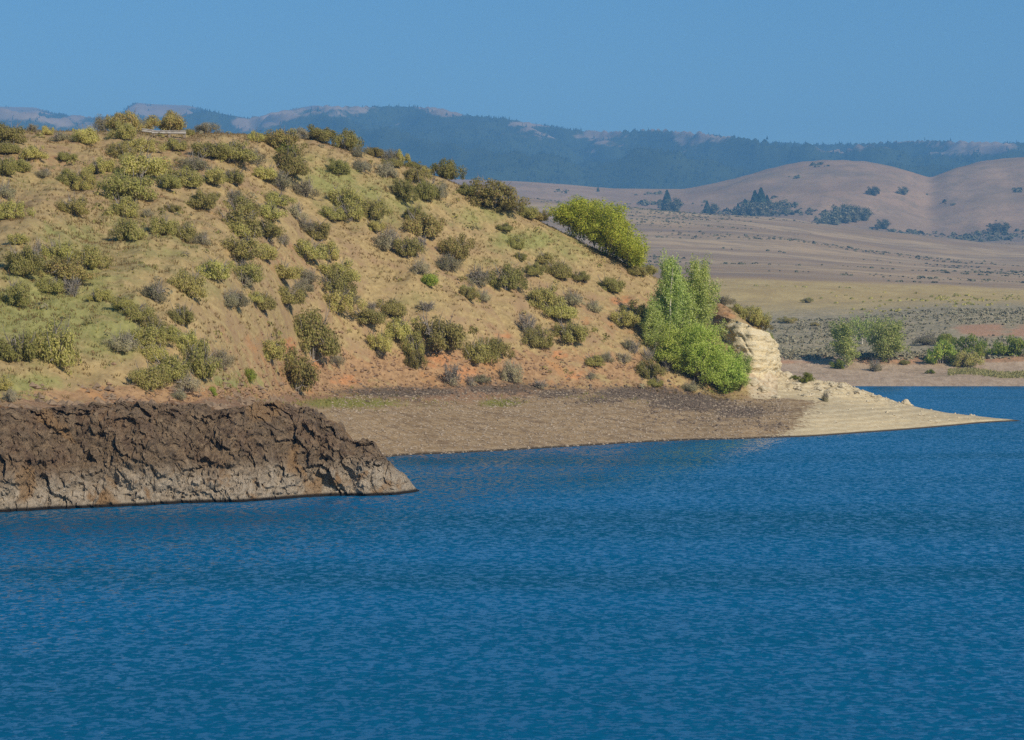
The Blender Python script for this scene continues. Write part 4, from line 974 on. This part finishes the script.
bare = np.maximum(bare, np.clip(1.6 * fbm(mXX * .003, mYY * .0015, 16., 4) - .75, 0, .8) * (1 - sstep(30, 60, _dep)))
V_ = np.stack([mXX, mYY, mZ], -1).reshape(-1, 3)
tag(add_obj('mountains', mesh_np('mountains', V_, grid_faces(220, len(mx)), [M['mountain']], True, dict(bare=bare.ravel()))), kind='structure')
def forest(n):
    j = rng.integers(0, len(mx) - 1, n * 3); j = j[(mx[j] > -260) & (mx[j] < 1280)]
    i = (rng.random(len(j)) ** .75 * .87 * 219).astype(int)
    bn = bare[i, j] + .35 * fbm(mXX[i, j] * .01, mYY[i, j] * .01, 3., 3)
    k = rng.random(len(j)) > np.clip((bn - .15) * 2.2, .02, .985)
    i, j = i[k][:n], j[k][:n]; n = len(i)
    a = rng.random(n)[:, None]; G = np.stack([mXX, mYY, mZ], -1)
    p = G[i, j] * (1 - a) + G[i + 1, j] * a + np.concatenate([rng.normal(size=(n, 2)) * 6, np.zeros((n, 1))], 1)
    hh = 5 + 5 * rng.random(n); r = hh * (.24 + .12 * rng.random(n)); ph = rng.random(n) * 6.28
    V = np.zeros((n, 5, 3)); V[:, 4] = p + np.stack([0 * hh, 0 * hh, hh], 1)
    for q in range(4):
        V[:, q] = p + np.stack([np.cos(ph + q * 1.571) * r, np.sin(ph + q * 1.571) * r, hh * .04 - 1.5], 1)
    fc = np.array([[0, 1, 4], [1, 2, 4], [2, 3, 4], [3, 0, 4]])
    o = add_obj('mountain_forest', mesh_np('mountain_forest', V.reshape(-1, 3), (fc[None] + 5 * np.arange(n)[:, None, None]).reshape(-1, 3), [M['conifer']], False))
    tag(o, kind='stuff')
forest(42000)

# scattered low brush on the far flats (uncountable)
def tufts(name, pts, s, mat, nq=7, hr=.8):
    n = len(pts)
    c = np.repeat(pts, nq, 0); ss = np.repeat(s, nq)
    d = unit(rng.normal(size=(n * nq, 3))); d[:, 2] = np.abs(d[:, 2])
    V, Fc = leaf_quads(c + d * ss[:, None] * np.array([.6, .6, .6 * hr]), unit(d + rng.normal(size=d.shape) * .3), ss * .55, .75)
    o = add_obj(name, mesh_np(name, V, Fc, [mat], False)); return tag(o, kind='stuff')
def far_pts(n, t0, t1, wf=None, x0=480, x1=1100):
    i0, i1 = np.searchsorted(ft, t0), np.searchsorted(ft, t1) - 1; j0, j1 = np.searchsorted(fx, x0), np.searchsorted(fx, x1)
    i = rng.integers(i0, i1, n * 4); j = rng.integers(j0, j1, n * 4)
    w = np.ones(n * 4) if wf is None else wf(i, j)
    k = rng.random(n * 4) < w; i, j = i[k][:n], j[k][:n]; a = rng.random(len(i))[:, None]; b = rng.random(len(i))[:, None]
    G = np.stack([fXX, fYY, fZ], -1)
    return (G[i, j] * (1 - a) + G[i + 1, j] * a) * (1 - b) + (G[i, j + 1] * (1 - a) + G[i + 1, j + 1] * a) * b
p_ = far_pts(8500, 2.75, 4.15, lambda i, j: np.clip(.45 + .9 * fbm(fXX[i, j] * .03, fYY[i, j] * .02, 3., 3), .05, 1) * (1 - .85 * np.clip(rust[i, j], 0, 1)))
tufts('sagebrush_cover', p_, .22 + .42 * rng.random(len(p_)) ** 1.5, M['sage'], 9)
p_ = far_pts(260, 4.15, 5.0, lambda i, j: np.clip(-.1 + 1.4 * fbm(fXX[i, j] * .012, fYY[i, j] * .02, 5., 3), 0, 1))
tufts('sagebrush_cover', p_, .4 + .6 * rng.random(len(p_)), M['olive'], 8)
p_ = far_pts(4200, 5.05, 6.95, lambda i, j: np.clip(-.35 + 2.4 * fbm(fXX[i, j] * .0045, fYY[i, j] * .011, 7., 3), 0, 1))
tufts('plain_scrub', p_, (.55 + 1.1 * rng.random(len(p_)) ** 2), M['scrub'], 8, .7)
def hill_pts(n):
    i = rng.integers(0, 98, n * 12); j = rng.integers(np.searchsorted(hx, 500), np.searchsorted(hx, 1090), n * 12)
    k = rng.random(n * 12) < np.clip(scr[i, j] - .3, 0, 1) ** 1.5; i, j = i[k][:n], j[k][:n]; a = rng.random(len(i))[:, None]
    G = np.stack([hXX, hYY, hZ], -1); return G[i, j] * (1 - a) + G[i + 1, j] * a
p_ = hill_pts(7000)
tufts('valley_scrub', p_, 1.5 + 4.0 * rng.random(len(p_)) ** 2.5, M['scrub'], 9, 1.0)
# reeds on the far beach
xr = 948 + 90 * rng.random(5000); yr = 371 + 6 * rng.random(5000) ** (.6 + .8 * rng.random(5000)) + 2 * np.sin(xr * .07)
pr_ = np.array([far_at(a, b) for a, b in zip(xr[:2500], yr[:2500])])
hh = .15 + .3 * rng.random(len(pr_)); an = rng.random(len(pr_)) * 6.28; wv = np.stack([np.cos(an), np.sin(an), 0 * an], 1) * .12
V_ = np.stack([pr_ - wv, pr_ + wv, pr_ + np.stack([rng.normal(size=len(pr_)) * .1, 0 * hh, hh], 1)], 1)
tag(add_obj('shore_reeds', mesh_np('shore_reeds', V_.reshape(-1, 3), np.arange(3 * len(pr_)).reshape(-1, 3), [M['reed']], False)), kind='stuff')

# far shore trees and bushes
def cotton(seed, W, Hh, n=22):
    r_ = np.random.default_rng(seed); limbs = []
    top = np.array([r_.normal() * .2, 0, Hh * .55])
    for k in range(n):
        a = r_.random() * 6.28; t = .12 + .85 * r_.random(); b0 = top * t
        s = W / 2 * (.35 + .65 * r_.random()); zz = Hh * (.16 + .82 * r_.random())
        e = np.array([math.cos(a) * s * math.sqrt(max(.1, 1 - (zz / Hh - .5) ** 2 * 2.2)), math.sin(a) * s, zz])
        limbs.append(([b0, (b0 + e) / 2 + np.array([0, 0, .2]), e], .07))
    return limbs, [([np.array([0, 0, -.3]), top * .5 + np.array([.1, 0, 0]), top], [.13, .10, .05])]
mF = 388 / F
li, tr_ = cotton(41, 36 * mF, 46 * mF, 30); ctA = make_tree('c', M['cotton'], M['pale_bark'], li, tr_, .15, 34, .8, .9, .4, seed=41)
li, tr_ = cotton(42, 42 * mF, 48 * mF, 44); ctB = make_tree('c', M['cotton'], M['brown_bark'], li, tr_, .15, 40, .9, .9, .4, seed=42)
li, tr_ = cotton(43, 24 * mF, 30 * mF, 18); ctC = make_tree('c', M['cotton'], M['pale_bark'], li, tr_, .15, 26, .7, .9, .4, seed=43)
GF = 'trees on the far shore'
put_tree('cottonwood_tree', ctA, far_at(845, 366), 'open pale-stemmed cottonwood on the far beach, left of the denser one', 'tree', GF)
put_tree('cottonwood_tree', ctB, far_at(889, 364), 'dense rounded cottonwood on the far beach, largest of the far trees', 'tree', GF)
put_tree('cottonwood_tree', ctC, far_at(862, 345), 'small cottonwood set back on the flat between the two beach cottonwoods', 'tree', GF, 1.1)
for (t, x, y, w, h, lab) in [('bright', 839, 369, 10, 9, 'small green bush at the foot of the open cottonwood'), ('grey', 875, 371, 11, 13, 'small grey-green bush at the foot of the dense cottonwood'), ('grey', 927, 345, 26, 13, 'wide grey-green bush on the far flat behind the yellow-green ones'),
                             ('bright', 942, 364, 28, 22, 'largest rounded olive-green bush on the far bank, right of the cottonwoods'), ('bright', 947, 345, 16, 13, 'bright green bush just behind the largest far bush'), ('bright', 970, 354, 22, 19, 'tall yellow-green bush on the far bank in front of the red cutting'),
                             ('olive', 965, 367, 23, 17, 'round dull olive bush lowest on the far bank'), ('bright', 981, 357, 10, 10, 'small green bush right of the tall yellow-green far bush'), ('bright', 992, 356, 13, 8, 'low yellow-green bush alone between the far bushes and the frame edge'),
                             ('bright', 1013, 356, 24, 19, 'dense green bush at the right edge of the frame on the far bank'), ('dark', 807, 303, 9, 6, 'lone dark bush in the golden field beyond the bluff'), ('dark', 790, 323, 13, 6, 'low dark bush on the field edge directly above the bluff'), ('dark', 815, 326, 9, 4, 'little dark bush right of the low one on the field edge'),
                             ('bright', 930, 374, 8, 4, 'tiny green tuft bush low on the far beach'), ('olive', 905, 365, 9, 6, 'small olive bush right of the dense cottonwood')]:
    p = far_at(x, y); m = p[1] / F
    put_bush(t, p, w * m * 1.3, h * m * 1.12, lab, 'bushes on the far shore', name='shore_bush')
# distant trees on the rolling hills
def conifer_mesh():
    parts = []
    r_ = np.random.default_rng(3); n = 700
    z = r_.random(n) ** .8; a = r_.random(n) * 6.28; r = .38 * (1 - z) ** .85 * (.5 + .5 * r_.random(n)) + .01
    C_ = np.stack([np.cos(a) * r, np.sin(a) * r, z * .96 + .03], 1)
    N_ = unit(np.stack([np.cos(a), np.sin(a), 0 * a + .5], 1) + r_.normal(size=(n, 3)) * .3)
    V, Fc = leaf_quads(C_, N_, .05 + .03 * r_.random(n), .7)
    return mesh_np('crown', V, Fc, [M['conifer']], False)
con = conifer_mesh(); V_, F_ = tube([[0, 0, -.05], [0, 0, .5], [0, 0, .9]], [.02, .015, .004], 5); con_tr = mesh_np('trunk', V_, F_, [M['brown_bark']], True)
li, tr_ = bushy(51, 1.0, 1.0, 12); far_round = make_tree('f', M['scrub'], M['brown_bark'], [([np.asarray(q) * 1.0 for q in l], .01) for l, _ in li], [([np.array([0, 0, -.05]), np.array([0, 0, .2]), np.array([0, 0, .5])], [.03, .02, .01])], .05, 30, .2, .9, .4, seed=52)
GC = 'dark trees on the distant hills'
dist = [('c', 667, 211, 20, 'tall pointed dark conifer alone left of the pair in the valley'), ('r', 674, 211, 13, 'rounded dark tree touching the tall pointed conifer'), ('c', 707, 215, 13, 'thin conifer midway between the lone conifer and the large dark grove'), ('r', 712, 215, 10, 'squat dark tree beside the thin conifer'),
        ('c', 738, 217, 12, 'leftmost small conifer of the dark grove left of the mound'), ('c', 745, 216, 16, 'second conifer from the left in the dark grove'), ('r', 750, 217, 15, 'round tree in the middle of the dark grove'), ('c', 755, 214, 22, 'second tallest conifer of the dark grove'), ('c', 761, 213, 24, 'tallest conifer of the dark grove left of the mound'),
        ('c', 767, 210, 14, 'rightmost conifer of the dark grove, climbing the mound'), ('r', 741, 218, 11, 'low round tree near the left end of the dark grove'), ('r', 759, 216, 14, 'round tree under the tallest conifer of the dark grove'), ('r', 765, 213, 11, 'round tree at the right end of the dark grove'), ('c', 734, 217, 8, 'tiny conifer just outside the left end of the dark grove'),
        ('r', 822, 228, 12, 'left end tree of the thicket under the mound'), ('r', 832, 227, 16, 'left-of-centre tree of the thicket under the mound'), ('r', 843, 224, 18, 'tallest round tree in the thicket under the mound'), ('r', 852, 222, 16, 'right-of-centre tree of the thicket under the mound'), ('r', 863, 221, 13, 'right end tree of the thicket under the mound'),
        ('r', 883, 230, 10, 'lone round dark tree right of the thicket under the mound'), ('r', 995, 233, 10, 'dark tree in the gully at the right, left one of two'), ('r', 1004, 233, 9, 'dark tree in the gully at the right, right one of two'), ('r', 873, 196, 9, 'round dark shrub tree high on the mound, left one'), ('r', 903, 196, 8, 'round dark shrub tree high on the mound, right one'), ('c', 598, 192, 5, 'tiny conifer in the pale valley behind the yellow-green tree')]
for (t, x, y, h, lab) in dist:
    p = hills_at(x, y); s = h * p[1] / F
    if t == 'c':
        r = empty('conifer_tree', tuple(p)); r.scale = (s, s, s); tag(r, lab, 'tree', GC); add_obj('crown', con, r); add_obj('trunk', con_tr, r)
    else:
        put_tree('valley_tree', far_round, p, lab, 'tree', GC, (s * 1.35, s * 1.2, s * 1.05))

# ------------------------------------------------------------------ water and lake bed
def plane(name, x0, x1, y0, y1, z, mat, n=2):
    V = np.array([[x0, y0, z], [x1, y0, z], [x1, y1, z], [x0, y1, z]], float)
    return add_obj(name, mesh_np(name, V, np.array([[0, 1, 2, 3]]), [mat], False))
tag(plane('water', -900, 900, -300, 420, 0, M['water']), kind='structure')

# ------------------------------------------------------------------ haze
hb = NB('haze_air')
pv = hb.n('ShaderNodeVolumePrincipled'); pv.inputs['Color'].default_value = (.20, .535, 1.0, 1); pv.inputs['Density'].default_value = 1.6e-4
pv.inputs['Anisotropy'].default_value = 0.0
hb.nt.links.new(pv.outputs[0], hb.out.inputs['Volume'])
V_, F_ = box((0, 4900, 470), (15000, 11000, 948))
tag(add_obj('haze', mesh_np('haze', V_, F_, [hb.m], False)), kind='stuff')

# ------------------------------------------------------------------ light, sky, camera
to_sun = Vector((.54, -.64, .54)).normalized()
sl = bpy.data.lights.new('sun', 'SUN'); sl.energy = 4.8; sl.angle = math.radians(.6); sl.color = (1.0, .87, .68)
so = bpy.data.objects.new('sun', sl); COL.objects.link(so); so.rotation_euler = (-to_sun).to_track_quat('-Z', 'Y').to_euler()
w = bpy.data.worlds.new('World'); scene.world = w; w.use_nodes = True
nt = w.node_tree; nt.nodes.clear()
sk = nt.nodes.new('ShaderNodeTexSky'); sk.sky_type = 'NISHITA'; sk.sun_disc = False
sk.sun_elevation = math.asin(to_sun.z); sk.sun_rotation = math.atan2(to_sun.x, to_sun.y)
sk.altitude = 1500; sk.air_density = 1.0; sk.dust_density = .2; sk.ozone_density = 2.5
bg = nt.nodes.new('ShaderNodeBackground'); bg.inputs['Strength'].default_value = .088
ow = nt.nodes.new('ShaderNodeOutputWorld'); hs = nt.nodes.new('ShaderNodeHueSaturation'); hs.inputs['Saturation'].default_value = 1.3; hs.inputs['Hue'].default_value = .495; nt.links.new(sk.outputs[0], hs.inputs['Color']); nt.links.new(hs.outputs[0], bg.inputs['Color']); nt.links.new(bg.outputs[0], ow.inputs['Surface'])

cam = bpy.data.cameras.new('camera'); co = bpy.data.objects.new('camera', cam); COL.objects.link(co); scene.camera = co
cam.sensor_width = 36; cam.lens = 36 * F / 1024; cam.clip_start = 1; cam.clip_end = 40000
cam.shift_y = -(370 - HY) / 1024 * -1 * -1
co.location = (0, 0, H); co.rotation_euler = (math.radians(90), 0, 0)
scene.view_settings.view_transform = 'Standard'; scene.view_settings.look = 'None'
scene.view_settings.exposure = .11; scene.view_settings.gamma = 1; scene.view_settings.use_curve_mapping = False
scene.cycles.max_bounces = 6; scene.cycles.volume_bounces = 1; scene.cycles.transparent_max_bounces = 8
scene.cycles.use_denoising = False

for o in scene.objects:
    l = o.get('label')
    if l and not 4 <= len(l.split()) <= 16: print('LABEL', len(l.split()), l)
